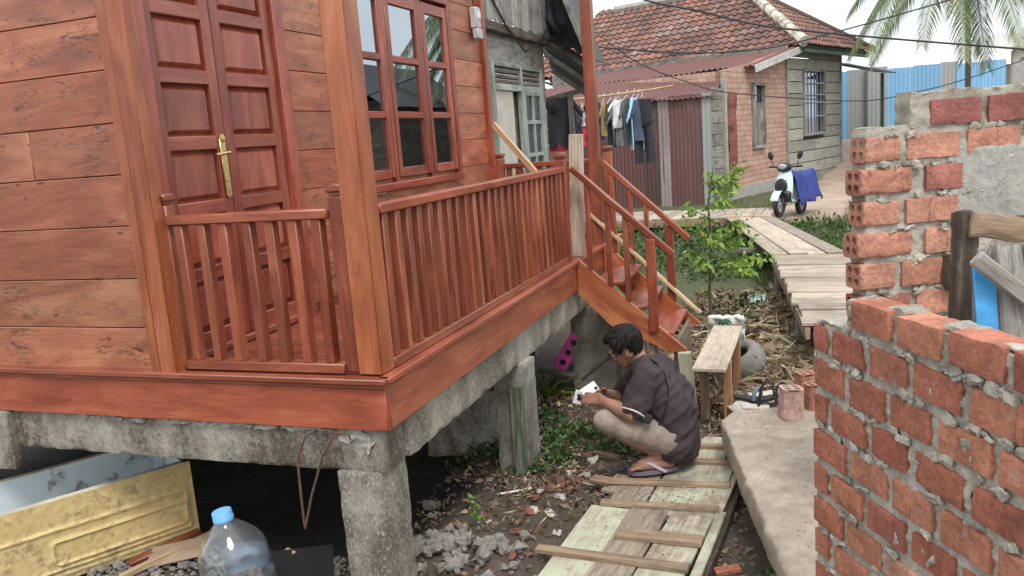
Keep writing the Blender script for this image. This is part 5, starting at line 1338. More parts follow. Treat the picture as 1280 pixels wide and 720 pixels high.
for a in (('trousers', 720, 140, 178, 10, (.05, .05, .09), 'small navy garment hanging just right of the big hooded jacket', 'garment', 'plain'), ('shirt', 727, 139, 176, 14, (.045, .045, .06), 'small dark shirt with a pale stripe side, left of the porch post', 'shirt', 'shirt'),
          ('shorts', 733, 158, 182, 14, (.50, .03, .07), 'bright red shorts peeking out left of the tall porch post', 'shorts', 'plain'), ('vest', 729, 141, 158, 10, (.50, .50, .50), 'pale grey vest between the small dark shirts left of the post', 'vest', 'plain'),
          ('shirt', 755, 128, 170, 14, (.34, .24, .10), 'mustard shirt half hidden at the right edge of the porch post', 'shirt', 'shirt'), ('shirt', 764, 127, 182, 22, (.055, .06, .065), 'charcoal shirt right of the mustard one', 'shirt', 'shirt'),
          ('tee_shirt', 773, 125, 160, 26, (.72, .72, .72), 'white tee shirt among the darker washing', 'shirt', 'shirt'), ('shirt', 775, 134, 183, 14, (.24, .25, .26), 'mid grey shirt hanging below the white tee', 'shirt', 'plain'), ('shirt', 784, 123, 181, 24, (.10, .105, .115), 'dark grey tee shirt next to the light blue shirt', 'shirt', 'shirt'),
          ('shirt', 793, 122, 187, 22, (.36, .64, .80), 'light blue shirt, the brightest of the washing', 'shirt', 'shirt'), ('shirt', 746, 128, 176, 18, (.05, .05, .055), 'dark shirt mostly hidden behind the tall porch post', 'shirt', 'shirt'), ('shirt', 769, 128, 184, 22, (.16, .17, .18), 'slate grey shirt tucked behind the white tee', 'shirt', 'shirt'), ('shirt', 798, 123, 176, 20, (.06, .08, .13), 'navy shirt between the light blue shirt and black trousers', 'shirt', 'shirt'),
          ('trousers', 803, 124, 204, 24, (.022, .023, .03), 'long black trousers at the right end of the washing', 'trousers', 'trousers')):
    cloth(*a, rot=1.0+random.uniform(-.1, .1) if a[8] == 'shirt' else .5)

b = MB(); jt = at(694, 121, Y=8.62); b.blob(jt+Vector((-.02, -.03, -.11)), (.085, .06, .10), None, (12, 16), .3, 3); tag(b.build('hood', plain('hood_cloth', (.05, .052, .062), .85), bpy.data.objects['hooded_jacket']), None)
# ------------------------------------------------------------------ scooter
def scooter():
    px_, py_ = 1.22, 12.25; g0 = gz(px_, py_)+.005
    t = thing('motor_scooter', 'mint white motor scooter parked on the dirt path by the brick house', 'scooter', (px_, py_, g0)); t.rotation_euler = (0, R_(-4), math.atan2(-.94, -.34)); t.scale = (.87,)*3
    def bd(b, name, mat, par=t): return b.build(name, mat, par, local=True)
    def wheel(x, name):
        b = MB(); P = []
        for i in range(33):
            a = 2*math.pi*i/32; P.append([Vector((x+(.19+.055*math.cos(q))*math.cos(a), .05*math.sin(q), .245+(.19+.055*math.cos(q))*math.sin(a))) for q in np.linspace(0, 2*math.pi, 11)])
        b.quadgrid(P, .5); w = bd(b, 'wheel', M['black_rubber'])
        b = MB(); b.lathe([(.14, -.02), (.15, 0), (.14, .02)], (x, 0, .245), (0, 1, 0), 24); b.lathe([(.04, -.05), (.04, .05)], (x, 0, .245), (0, 1, 0), 12); bd(b, 'rim', plain('grey_alloy', (.3, .3, .31), .4), w)
    wheel(.58, 'w'); wheel(-.55, 'w')
    mint = plain('mint_white_paint', (.55, .70, .68), .3, .06, 5, Coat_Weight=.5)
    # front shield: curved panel lofted upward
    b = MB(); rows = []
    for z, x, w_, c_ in ((.26, .40, .12, .02), (.36, .44, .17, .04), (.50, .45, .19, .06), (.64, .42, .18, .07), (.78, .37, .15, .07), (.90, .32, .10, .05)):
        rows.append([Vector((x+c_*math.cos(a*1.5)+.0, w_*math.sin(a), z)) for a in np.linspace(-1.5, 1.5, 11)])
    rows2 = [[p-Vector((.035, 0, 0)) for p in r_] for r_ in rows]
    b.quadgrid(rows, .5); b.quadgrid(rows2, .5, flip=True); b.quadgrid([[r_[0] for r_ in rows], [r_[0] for r_ in rows2]], .5); b.quadgrid([[r_[-1] for r_ in rows], [r_[-1] for r_ in rows2]], .5, flip=True); b.quadgrid([rows[-1], rows2[-1]], .5)
    bd(b, 'front_shield', mint)
    b = MB(); b.blob((.505, 0, .60), (.04, .13, .15), None, (8, 12)); bd(b, 'grille', M['black'])
    b = MB(); b.bar((.50, -.10, .60), (.48, .11, .72), .02, .018); bd(b, 'chrome_strip', plain('chrome', (.5, .5, .5), .25, Metallic=1.0))
    b = MB(); rows = [[Vector((.58+.27*math.cos(a), y, .245+.27*math.sin(a))) for y in (-.075, -.05, 0, .05, .075)] for a in np.linspace(.35, 2.2, 12)]
    b.quadgrid(rows, .5); b.quadgrid([[p*1.0-Vector((0, 0, .012)) for p in r_] for r_ in rows], .5, flip=True); bd(b, 'front_fender', mint)
    b = MB(); b.box((.47, 0, .40), (.16, .36, .22), bev=.05); bd(b, 'lower_cowl', M['black'])
    b = MB(); b.tube([(.58, .07, .245), (.45, .06, .60), (.33, 0, .88)], .022); b.tube([(.58, -.07, .245), (.45, -.06, .60), (.33, 0, .88)], .022); bd(b, 'fork', M['black'])
    b = MB(); b.blob((.35, 0, .96), (.13, .14, .10), None, (10, 16)); bd(b, 'handlebar_cowl', M['black'])
    b = MB(); b.blob((.455, 0, .97), (.035, .09, .055), None, (8, 14)); bd(b, 'headlight', plain('lamp_glass', (.35, .38, .42), .1))
    b = MB(); b.tube([(.27, -.33, .98), (.31, -.15, .97), (.33, 0, .97), (.31, .15, .97), (.27, .33, .98)], [.02, .018, .018, .018, .02]); bd(b, 'handlebar', M['black'])
    for s_ in (-1, 1):
        b = MB(); b.tube([(.31, s_*.24, .98), (.32, s_*.27, 1.12)], .007); b.blob((.31, s_*.29, 1.19), (.02, .055, .085), euler(0, 0, 0) @ Matrix.Rotation(s_*-.35, 3, 'X'), (8, 12)); bd(b, 'mirror', M['black'])
    b = MB(); rows = []
    for x, z, w_, h in ((.25, .30, .13, .05), (.0, .30, .14, .06), (-.15, .45, .14, .18), (-.45, .55, .15, .18), (-.80, .66, .10, .12), (-.95, .70, .04, .05)):
        rows.append([Vector((x, w_*math.cos(a), z+h*math.sin(a))) for a in np.linspace(0, 2*math.pi, 15)])
    b.quadgrid(rows, .5, flip=True); bd(b, 'body', mint)
    b = MB(); rows = []
    for x, z, w_, h in ((-.02, .68, .05, .03), (-.10, .71, .12, .05), (-.4, .75, .14, .06), (-.75, .80, .12, .05), (-.88, .80, .04, .03)):
        rows.append([Vector((x, w_*math.cos(a), z+h*math.sin(a))) for a in np.linspace(0, 2*math.pi, 13)])
    b.quadgrid(rows, .5, flip=True); bd(b, 'seat', M['black'])
    b = MB(); b.tube([(-.2, .12, .25), (-.75, .16, .36)], [.03, .055], 12); bd(b, 'exhaust', M['grey_plastic'])
    b = MB(); b.tube([(-.05, -.1, .25), (.0, -.24, .0)], .014); bd(b, 'side_stand', M['iron'])
    # blue cloth thrown over the seat
    c = thing('blue_cloth', 'deep blue cloth thrown over the seat of the parked scooter', 'cloth', (px_, py_, g0+.4)); c.rotation_euler = t.rotation_euler; c.scale = t.scale
    b = MB(); P = []
    for i in range(31):
        row = []; x = .16-1.12*i/30
        for j in range(37):
            s_ = -.62+1.24*j/36; a = abs(s_); zt = .80+.04*math.sin(i*.3)-.08*(i < 4)
            if a < .14: y, z = s_, zt+.0*a
            else: y, z = math.copysign(.15+.16*min(1, (a-.14)*2.2)+.04*math.sin(x*17+a*4)*(a-.1)*2, s_), zt-(a-.14)*1.15
            z -= .10*max(0, a-.3)*math.sin(x*6+2); row.append(Vector((x-.1*(a > .3)*(a-.3), y, z-.4+.05*noise.noise(Vector((x*5, s_*5, 2)))+.025*noise.noise(Vector((x*13, s_*9, 4))))))
        P.append(row)
    b.quadgrid(P, .5); o = b.build('fabric', plain('deep_blue_fabric', (.03, .05, .22), .9, .25, 12), c, local=True, angle=80); s2 = o.modifiers.new('t', 'SOLIDIFY'); s2.thickness = .008
scooter()
# ================================================================== squatting man
def man():
    K = 4.46
    t = thing('person', 'squatting man in plum tee shirt and beige shorts, head bent over his phone', 'person', at(815, 588, Z=-.965))
    g = G('tanned_skin'); n = g.noise(18, 4); sk = g.done(g.ramp(n, (.3, (.20, .098, .066)), (.7, (.32, .17, .118))), .55, g.bump(n, .15, .004))
    g.b.inputs['Subsurface Weight'].default_value = .05
    def q(x, y, d=K): return at(x, y, D=d)
    F = (-_r*.93 + Vector((_f.x, _f.y, 0)).normalized()*.36); F.z = 0; F.normalize(); UP = Vector((0, 0, 1)); LT = UP.cross(F).normalized()   # his left
    def chain(b, pts, rad, n_=12):
        pts = [Vector(p) for p in pts]; P, Rr = [], []
        for k in range(len(pts)-1):
            for i in range(5):
                s = i/5; P.append(pts[k].lerp(pts[k+1], s)); Rr.append(rad[k]+(rad[k+1]-rad[k])*s)
        P.append(pts[-1]); Rr.append(rad[-1]); b.tube(P, Rr, n_)
        for p, r in zip(pts, rad): b.blob(p, r*.995, None, (8, 12))
    # joints
    hipL, hipR = q(836, 548, 4.40), q(838, 545, 4.60)
    knL, knR = q(756, 527, 4.34), q(762, 521, 4.66)
    anL, anR = q(828, 568, 4.42), q(818, 564, 4.62)
    gl = -.955
    toeL = at(787, 589, Z=gl+.012); heelL = at(838, 580, Z=gl+.03); toeR = toeL+LT*-.22+F*-.03; heelR = heelL-LT*.22-F*.03
    pel, mid, che, nek = q(842, 543, 4.5), q(838, 506, 4.5), q(819, 474, 4.51), q(803, 455, 4.51)
    shL, shR = q(808, 472, 4.34), q(806, 466, 4.68)
    elL, elR = q(790, 518, 4.28), q(777, 499, 4.74)
    wrL, wrR = q(753, 501, 4.37), q(758, 492, 4.62)
    b = MB()
    chain(b, [pel, mid, che, nek], [.10, .10, .10, .05])
    for s, sh, el, wr in ((1, shL, elL, wrL), (-1, shR, elR, wrR)):
        chain(b, [che, sh], [.08, .06]); chain(b, [sh, el], [.055, .042]); chain(b, [el, el.lerp(wr, .35), wr], [.042, .041, .026])
    for hip, kn, an in ((hipL, knL, anL), (hipR, knR, anR)):
        chain(b, [pel, hip], [.10, .085]); chain(b, [hip, kn], [.072, .048]); chain(b, [kn, kn.lerp(an, .35), an], [.047, .052, .031])
    # feet with five toes
    for to, he, an in ((toeL, heelL, anL), (toeR, heelR, anR)):
        ff = (to-he); ff.z = 0; ff.normalize(); ll = UP.cross(ff)
        he2 = Vector((he.x, he.y, gl+.045)); ball = he2+ff*.165; ball.z = gl+.038
        chain(b, [an, he2+UP*.005], [.036, .036]); chain(b, [an, ball+UP*.004], [.034, .026])
        for o in (-.022, 0, .022): chain(b, [he2+ll*o*.7, ball+ll*o], [.027, .021])
        for k, o in enumerate((-.036, -.017, .0, .016, .031)):
            sgn = 1 if to is toeL else -1
            base = ball+ll*(-o*sgn); ln = (.055, .052, .047, .041, .034)[k] if True else 0
            chain(b, [base, base+ff*ln*.6+UP*.001, base+ff*ln-UP*.008], [.014 if k == 0 else .0105, .012 if k == 0 else .0095, .011 if k == 0 else .008], 8)
    # head: bent forward, looking down at the phone
    hc = q(781, 433, 4.51); pit = R_(28); hf = (F*math.cos(pit) - UP*math.sin(pit)).normalized(); hu = (UP*math.cos(pit) + F*math.sin(pit)).normalized(); hl = LT
    HM = Matrix((hf, hl, hu)).transposed()
    def h(x, y, z): return hc + hf*x + hl*y + hu*z
    chain(b, [nek, h(-.03, 0, -.085)], [.055, .050])
    b.blob(h(-.008, 0, .018), (.094, .072, .088), HM, (14, 18)); b.blob(h(.022, 0, -.042), (.066, .058, .070), HM, (12, 16)); b.blob(h(.052, 0, -.088), (.030, .030, .024), HM)   # cranium, face, chin
    for s in (-1, 1):
        chain(b, [h(-.02, s*.052, -.045), h(.045, s*.026, -.09)], [.022, .018], 8); b.blob(h(.062, s*.036, -.028), (.020, .022, .018), HM)
        chain(b, [h(.082, s*.012, .008), h(.078, s*.042, .010)], [.010, .010], 8)       # brow
        b.blob(h(-.012, s*.074, -.018), (.020, .009, .032), HM @ Matrix.Rotation(-.15, 3, 'Y')); b.blob(h(-.008, s*.073, -.042), (.010, .008, .012), HM)
    chain(b, [h(.083, 0, .002), h(.098, 0, -.020), h(.106, 0, -.034)], [.009, .011, .0125], 8)
    for s in (-1, 1): b.blob(h(.094, s*.011, -.036), (.012, .008, .008), HM)
    chain(b, [h(.086, -.018, -.060), h(.092, 0, -.058), h(.086, .018, -.060)], [.006, .008, .006], 8); chain(b, [h(.082, -.015, -.070), h(.088, 0, -.071), h(.082, .015, -.070)], [.006, .008, .006], 8)
    # hands: palms with five curled fingers round the phone
    phone_c = q(737, 487, 4.47)
    pu = (UP*.62 - F*.70).normalized(); pl_ = LT; pn = pl_.cross(pu).normalized()       # long axis, width, normal
    for s, wr in ((1, wrL), (-1, wrR)):
        tgt = phone_c + pl_*s*.045 - pu*.045 + F*.012
        ax = (tgt-wr).normalized(); palm = wr + ax*.065
        sd = (pl_*s*.35 + UP*.0 - pu*.8); sd -= ax*sd.dot(ax); sd.normalize(); nm = ax.cross(sd).normalized()
        if nm.dot(phone_c-palm) < 0: nm = -nm
        for o in (-.024, -.008, .008, .024): chain(b, [wr+sd*o*.55, palm+sd*o+ax*.015], [.018, .0135], 8)
        for k, o in enumerate((-.028, -.010, .009, .027)):
            l = (.034, .038, .036, .028)[k]; base = palm+sd*o+ax*.022
            j1 = base+ax*l*.9+nm*.006; j2 = j1+ax*l*.45+nm*l*.55; j3 = j2+nm*l*.6-ax*l*.25
            chain(b, [base, j1, j2, j3], [.0105, .0095, .0085, .0072], 8)
        tb = wr+ax*.025+pu*.018; t1 = tb+ax*.03+pu*.030+nm*.008; t2 = t1+ax*.030+pu*.008+nm*.004; chain(b, [wr+ax*.012, tb, t1, t2], [.015, .0135, .011, .0085], 8)
    body = remesh(b, 'body', sk, t, .0055, 3)
    # tee shirt
    b = MB()
    for o, k in ((.075, 1), (-.075, 1), (0, 1)):
        L = LT*o
        chain(b, [pel+L*1.05-F*.02-UP*.02, mid+L*1.1-F*.012, che+L*1.15, nek.lerp(che, .35)+L*.75], [.105, .112, .108, .062])
    chain(b, [shL, shR], [.066, .066]); chain(b, [nek.lerp(shL, .2), shL], [.055, .066]); chain(b, [nek.lerp(shR, .2), shR], [.055, .066])
    slL, slR = shL.lerp(elL, .80), shR.lerp(elR, .80)
    chain(b, [shL, slL], [.068, .064]); chain(b, [shR, slR], [.068, .068])
    chain(b, [pel+LT*.05-F*.045-UP*.055, pel-LT*.05-F*.045-UP*.055], [.085, .085])
    g = G('faded_plum_cotton'); n1 = g.noise(5, 5); n2 = g.noise(160, 2)
    sm = g.done(g.mix(.15, g.ramp(n1, (.3, (.027, .0165, .021)), (.7, (.056, .037, .044))), g.ramp(n2, (.3, .6), (.7, 1.2)), 'MULTIPLY'), .9, g.bump(n2, .2, .002))
    sh = remesh(b, 'tee_shirt', sm, t, .009, 5)
    me = sh.data; me.update(); nrm = [v.normal.copy() for v in me.vertices]
    for v, nn in zip(me.vertices, nrm):
        p = v.co; a = p.dot(LT); 
        f1 = noise.noise(Vector((p.z*13+p.dot(F)*9, a*5, 1.3))); f2 = noise.noise(Vector((p.z*26-p.dot(F)*20, a*10, 7.7))); v.co = p + nn*(.016*(1-abs(f1)*2.2) + .006*f2)
    d = (slL-shL).normalized(); x = d.orthogonal().normalized(); y = d.cross(x); b = MB()
    b.tube([slL+d*.034+(x*math.cos(a)+y*math.sin(a))*.064 for a in np.linspace(0, 2*math.pi, 33)], .0045, 6, False); b.build('sleeve_hem', plain('white_hem', (.62, .58, .55), .9, .1), t)
    # shorts
    b = MB(); chain(b, [pel+UP*.0+LT*.05, pel-LT*.05], [.115, .115])
    for hip, kn in ((hipL, knL), (hipR, knR)):
        chain(b, [hip, hip.lerp(kn, .5)-UP*.004, kn], [.088, .072, .058]); chain(b, [pel, hip], [.105, .088])
        chain(b, [kn, kn.lerp(anL if hip is hipL else anR, .18)], [.058, .056])
    g = G('beige_cotton'); n1 = g.noise(7, 5); n2 = g.noise(140, 2)
    so2 = remesh(b, 'shorts', g.done(g.mix(.3, g.ramp(n1, (.3, (.22, .175, .145)), (.7, (.33, .275, .235))), g.ramp(n2, (.3, .6), (.7, 1.2)), 'MULTIPLY'), .9), t, .009, 5)
    me = so2.data; nrm = [v.normal.copy() for v in me.vertices]
    for v, nn in zip(me.vertices, nrm):
        p = v.co; f1 = noise.noise(Vector((p.dot(F)*16+p.z*8, p.dot(LT)*7, 4.4))); f2 = noise.noise(p*38); v.co = p + nn*(.009*(1-abs(f1)*2.4)+.003*f2)
    # hair
    b = MB()
    b.blob(h(-.020, 0, .034), (.097, .083, .084), HM, (22, 30), .05, 2); b.blob(h(-.050, 0, -.004), (.050, .069, .064), HM, (18, 24), .05, 5); b.blob(h(.040, 0, .078), (.052, .062, .036), HM, (14, 20), .1, 7)
    for s in (-1, 1): b.blob(h(.0, s*.060, .020), (.045, .022, .045), HM, (12, 16), .15, 3)
    rr_ = random.Random(5)
    for k in range(1500):
        th = rr_.uniform(0, math.pi*.80); ph = rr_.uniform(-math.pi, math.pi); dx = Vector((math.sin(th)*math.cos(ph), math.sin(th)*math.sin(ph), math.cos(th)))
        if dx.x > .55 and dx.z < .55: continue
        if dx.z < -.37 and dx.x > -.25: continue
        p0 = h(-.020+.094*dx.x, .080*dx.y, .034+.082*dx.z); nn = (HM @ dx); sw = ((hf*.55-hu*.75*(1-dx.z)+LT*dx.y*.3) + HM @ Vector((rr_.uniform(-1, 1), rr_.uniform(-1, 1), rr_.uniform(-1, 1)))*.22)
        b.tube([p0-sw*.006, p0+nn*.005+sw*.012, p0+nn*.004+sw*.030], [.0032, .0028, .0008], 4)
    g = G('black_hair'); nh = g.noise(1, 4, g.mapv(g.P, (90, 90, 30)))
    b.build('hair', g.done(g.ramp(nh, (.3, (.005, .0045, .0045)), (.7, (.014, .012, .012))), .6, g.bump(nh, .4, .004), Specular_IOR_Level=.25), t, angle=80)
    for s in (-1, 1):
        b = MB(); b.blob(h(.075, s*.031, -.006), (.012, .014, .010), HM); b.build('eye', plain('eye_white', (.55, .50, .46), .3, .05), t)
    # spectacles
    b = MB()
    for s in (-1, 1):
        b.tube([h(.100, s*(.033+.024*math.cos(a)), -.006+.017*math.sin(a)) for a in np.linspace(0, 2*math.pi, 17)], .0026, 6, False)
        b.tube([h(.100, s*.057, .0), h(.05, s*.074, .002), h(-.015, s*.080, .004), h(-.03, s*.079, -.012)], .0032, 6)
    b.tube([h(.101, -.01, -.002), h(.104, 0, .001), h(.101, .01, -.002)], .0026, 6); b.build('spectacles', M['black'], t)
    # flip-flops
    mat_s = plain('greyish_purple_rubber', (.17, .13, .17), .7, .2); mat_e = plain('pale_strap', (.42, .38, .42), .6, .15)
    for to, he in ((toeL, heelL), (toeR, heelR)):
        ff = (to-he); ff.z = 0; ff.normalize(); ll = UP.cross(ff); b = MB(); o_ = Vector((he.x, he.y, gl-.006))-ff*.045; P = []; Q = []
        for i in range(25):
            s = i/24; w_ = .046*(math.sin(math.pi*min(1, s*.94+.045))**.42)*(.86+.22*s)*(1 if i not in (0, 24) else .35); 
            P.append([o_+ff*(.278*s)+ll*w_*k+UP*(.020+.008*(1-s)+.010*max(0, s-.85)*4) for k in (-1, -.5, 0, .5, 1)]); Q.append([p-UP*(.020) for p in P[-1]])
        b.quadgrid(P, .5); b.quadgrid(Q, .5, flip=True); e0 = [r[0] for r in P]+P[-1][1:]+[r[-1] for r in P[::-1]][1:]+P[0][::-1][1:]
        b.quadgrid([e0, [p-UP*.020 for p in e0]], .5); so_ = b.build('sandal', mat_s, t, weld=True)
        tp = o_+ff*.215+UP*.045
        for k in (-1, 1):
            b = MB(); b.tube([tp, tp-ff*.045+ll*k*.034+UP*.022, o_+ff*.105+ll*k*.046+UP*.028, o_+ff*.08+ll*k*.046+UP*.015], [.006, .009, .010, .008], 8); b.build('strap', mat_e, so_)
    # things held and worn
    ph = thing('smartphone', 'white backed smartphone held in the hands of the squatting man', 'smartphone', phone_c)
    fn_ = ((hc-phone_c).normalized()*.35-_f*.8+UP*.2).normalized(); fu_ = pu-fn_*pu.dot(fn_); fu_.normalize(); fl_ = fu_.cross(fn_); PM = Matrix((fl_, fu_, fn_)).transposed(); pn = fn_; pu = fu_; pl_ = fl_; hc_ = phone_c-fn_
    b = MB(); b.box(phone_c, (.056, .104, .009), PM, .004); b.build('phone_case', M['white'], ph)
    b = MB(); b.box(phone_c-pn*.0055, (.05, .096, .002), PM, .001); b.build('screen', plain('phone_screen', (.05, .07, .09), .08), ph)
    b = MB(); b.box(phone_c+pn*.0055+pu*.034+pl_*.013, (.016, .022, .003), PM, .002); b.build('camera_bump', M['black'], ph)
    cc = q(724, 497, 4.50); cp = thing('paper_packet', 'small white printed packet held beneath the phone by the squatting man', 'packet', cc)
    CM = Matrix((_r, (_f*.9+UP*.2).normalized(), _r.cross(_f*.9+UP*.2).normalized())).transposed() @ Matrix.Rotation(.25, 3, 'Y')
    b = MB(); b.box(cc, (.058, .012, .078), CM, .003); b.build('packet_box', M['white'], cp)
    b = MB(); b.box(cc+CM @ Vector((.004, -.0068, -.004)), (.030, .002, .022), CM, .001); b.box(cc+CM @ Vector((-.006, -.0068, .014)), (.018, .002, .012), CM, .001); b.build('print', M['black'], cp)
    # shoulder bag: strap across the back, bag on the near hip side
    bg_ = thing('shoulder_bag', 'black shoulder bag worn across the back of the squatting man', 'bag', mid)
    from mathutils.bvhtree import BVHTree
    bm = bmesh.new(); bm.from_mesh(sh.data); bv = BVHTree.FromBMesh(bm); off = WL[t.name]; pts = []
    for (x, y) in ((812, 447), (822, 455), (832, 468), (836, 485), (834, 505), (829, 522), (822, 534), (812, 538), (800, 536)):
        ray = (at(x, y, D=1)-CAM).normalized(); hit = bv.ray_cast(CAM-off, ray)
        if hit[0] is not None: pts.append(hit[0]+off-ray*.006)
    b = MB()
    for p0, p1 in zip(pts[:-1], pts[1:]): pass
    b.tube(pts, .0085, 8, sq=.5) if len(pts) > 2 else None; b.build('strap', M['black'], bg_)
    hit = bv.ray_cast(CAM-off, (at(812, 530, D=1)-CAM).normalized())
    c = (hit[0]+off) if hit[0] is not None else q(806, 522, 4.25)
    b = MB(); BMx = Matrix((_r, -_f, _u)).transposed() @ Matrix.Rotation(.45, 3, 'Y'); b.box(c+_f*.022, (.085, .04, .05), BMx, .018); b.build('pouch', M['black'], bg_)
    bm.free()
man()
# ================================================================== vegetation and litter
def scatter(name, P, N_up, size, width, mat, parent=None, bend=.25, loc=None, seed=1, rndv=None, flat=False):
    """many small leaves: P (n,3) base points, N_up (n,3) pointing directions, size (n,)"""
    r = np.random.default_rng(seed); n = len(P); P = np.asarray(P, float); d = np.asarray(N_up, float); d /= np.linalg.norm(d, axis=1)[:, None]+1e-9
    q = r.normal(size=(n, 3)); s = np.cross(d, q); s /= np.linalg.norm(s, axis=1)[:, None]+1e-9; u = np.cross(s, d)
    L = np.asarray(size)[:, None]; W = L*width; b_ = L*bend*(r.random((n, 1))*1.4+.2)
    V = np.stack([P, P+d*L*.45+s*W*.5+u*b_*.1, P+d*L*.5-u*b_*.35*0+u*b_*.25, P+d*L*.45-s*W*.5+u*b_*.1, P+d*L-u*b_], 1).reshape(-1, 3)
    off = np.array(loc if loc is not None else (WL.get(parent.name, Vector()) if parent is not None else (0, 0, 0)), float); V = V-off
    k = (np.arange(n)*5)[:, None]; F = np.concatenate([k+np.array([[0, 1, 2]]), k+np.array([[0, 2, 3]]), k+np.array([[1, 4, 2]]), k+np.array([[2, 4, 3]])], 1).reshape(-1, 3)
    me = bpy.data.meshes.new(name); me.vertices.add(len(V)); me.vertices.foreach_set('co', V.astype(np.float32).ravel())
    me.loops.add(F.size); me.loops.foreach_set('vertex_index', F.astype(np.int32).ravel()); me.polygons.add(len(F)); me.polygons.foreach_set('loop_start', np.arange(0, F.size, 3, dtype=np.int32))
    me.update(calc_edges=True); a = me.attributes.new('rnd', 'FLOAT', 'FACE'); rv = (r.random(n) if rndv is None else rndv); a.data.foreach_set('value', np.repeat(rv, 4).astype(np.float32))
    me.materials.append(mat); o = bpy.data.objects.new(name, me); COL.objects.link(o)
    if parent is not None: o.parent = parent
    if loc is not None: o.location = loc
    WL[o.name] = Vector(off); return o
def leafmat(name, *st, rough=.55, trans=.25):
    g = G(name); c = g.ramp(g.rnd(), *st); m = g.done(c, rough)
    t = g.n('ShaderNodeBsdfTranslucent'); g.lk(c, t.inputs['Color']); mixs = g.n('ShaderNodeMixShader'); mixs.inputs[0].default_value = trans
    g.lk(g.b.outputs[0], mixs.inputs[1]); g.lk(t.outputs[0], mixs.inputs[2]); o = [n for n in g.t.nodes if n.type == 'OUTPUT_MATERIAL'][0]; g.lk(mixs.outputs[0], o.inputs['Surface']); return m
M['leaf_bright'] = leafmat('young_leaf_green', (0, (.10, .20, .03)), (.5, (.20, .35, .06)), (.9, (.33, .47, .10)), (1, (.50, .48, .10)))
M['leaf_dark'] = leafmat('weed_green', (0, (.018, .05, .014)), (.5, (.05, .105, .025)), (1, (.11, .17, .045)))
M['leaf_grass'] = leafmat('grass_green', (0, (.06, .10, .02)), (.6, (.13, .19, .04)), (1, (.28, .27, .10)))
M['dead_leaf'] = leafmat('dead_leaves', (0, (.05, .032, .02)), (.4, (.14, .085, .05)), (.75, (.28, .19, .11)), (1, (.44, .36, .25)), rough=.8, trans=.05)
M['straw'] = leafmat('dry_straw', (0, (.16, .12, .07)), (.5, (.36, .29, .19)), (.85, (.55, .48, .36)), (1, (.20, .24, .09)), rough=.8, trans=.05)
M['palm_leaf'] = leafmat('palm_leaf', (0, (.06, .11, .035)), (.6, (.13, .19, .07)), (1, (.32, .30, .13)))
RG = np.random.default_rng(11)
def ground_pts(n, x0, x1, y0, y1, dens=None, seed=0):
    r = np.random.default_rng(seed); out = []
    while len(out) < n:
        x, y = r.uniform(x0, x1), r.uniform(y0, y1)
        if dens is None or r.random() < dens(x, y): out.append((x, y, gz(x, y)))
    return np.array(out)
def rdir(n, up, seed):
    r = np.random.default_rng(seed); v = r.normal(size=(n, 3)); v[:, 2] = np.abs(v[:, 2])*.6+up; return v
def stuff(o): o['kind'] = 'stuff'; return o
nz2 = lambda x, y, s=1.6, k=0: noise.noise(Vector((x*s, y*s, 20+k)))
# weeds under and beside the boardwalk
def wd(x, y): return ss(-.25, .15, nz2(x, y)+.9*ss(5.2, 6.6, y)-.35)*ss(9.9, 8.6, y*(1 if x > .9 else 0)+8.7*(x <= .9)-0*x)
P = ground_pts(7000, -2.2, 2.6, 4.9, 11.2, lambda x, y: ss(-.3, .1, nz2(x, y)+1.0*ss(6.4, 8.6, y)-.70)*1*(1-.95*ss(1.1, .5, abs(x-path_x(y)))*ss(11, 12, y)), 3)
P[:, 2] += RG.random(len(P))**1.8*.15; stuff(scatter('weeds', P, rdir(len(P), .35, 1), RG.uniform(.03, .10, len(P)), .55, M['leaf_dark'], seed=2))
P = ground_pts(4600, .9, 3.2, 7.0, 15, lambda x, y: max(ss(.5, 1.0, abs(x-path_x(y))), ss(12, 11, y))*ss(-.3, .2, nz2(x, y, 1)+.2), 5)
P2 = ground_pts(1400, -.4, .9, 10.9, 15, lambda x, y: ss(-.2, .2, nz2(x, y, 1)+.25), 6); P3 = ground_pts(1500, 1.2, 4.2, 15, 24, lambda x, y: ss(.4, .9, abs(x-path_x(y))), 7)
P = np.concatenate([P, P2, P3]); stuff(scatter('grass', P, rdir(len(P), 1.3, 2), RG.uniform(.06, .17, len(P)), .10, M['leaf_grass'], seed=3))
# low green creepers by the mossy stilt and near the man, and under the floor
def creeper(x, y): return 1
blobs = [(.02, 1.72, .20, .18), (.10, 2.15, .22, .25), (.28, 2.25, .16, .12), (-.05, 1.62, .10, .08), (-.45, 1.95, .25, .25), (-.25, 2.4, .2, .2), (.40, 1.95, .12, .08), (1.36, .55, .05, .12), (1.28, .30, .05, .1)]
L_ = []
for k, (cx, cy, rx, ry) in enumerate(blobs):
    n = int(3000*rx*ry)+40; a = RG.uniform(0, 2*math.pi, n); rr = np.sqrt(RG.random(n)); xs = cx+rx*rr*np.cos(a); ys = cy+ry*rr*np.sin(a)
    L_ += [(x, y, gz(x, y)+.01+random.random()*.09*(1-r_)) for x, y, r_ in zip(xs, ys, rr)]
P = np.array(L_)
for _ in range(2): P = np.concatenate([P, P[:len(L_)]+RG.normal(size=(len(L_), 3))*[.02, .02, .01]])
P[:, 2] = np.maximum(P[:, 2], [gz(x, y) for x, y in P[:, :2]]); stuff(scatter('creeping_weeds', P, rdir(len(P), .4, 4), RG.uniform(.018, .045, len(P)), .6, M['leaf_dark'], seed=5))
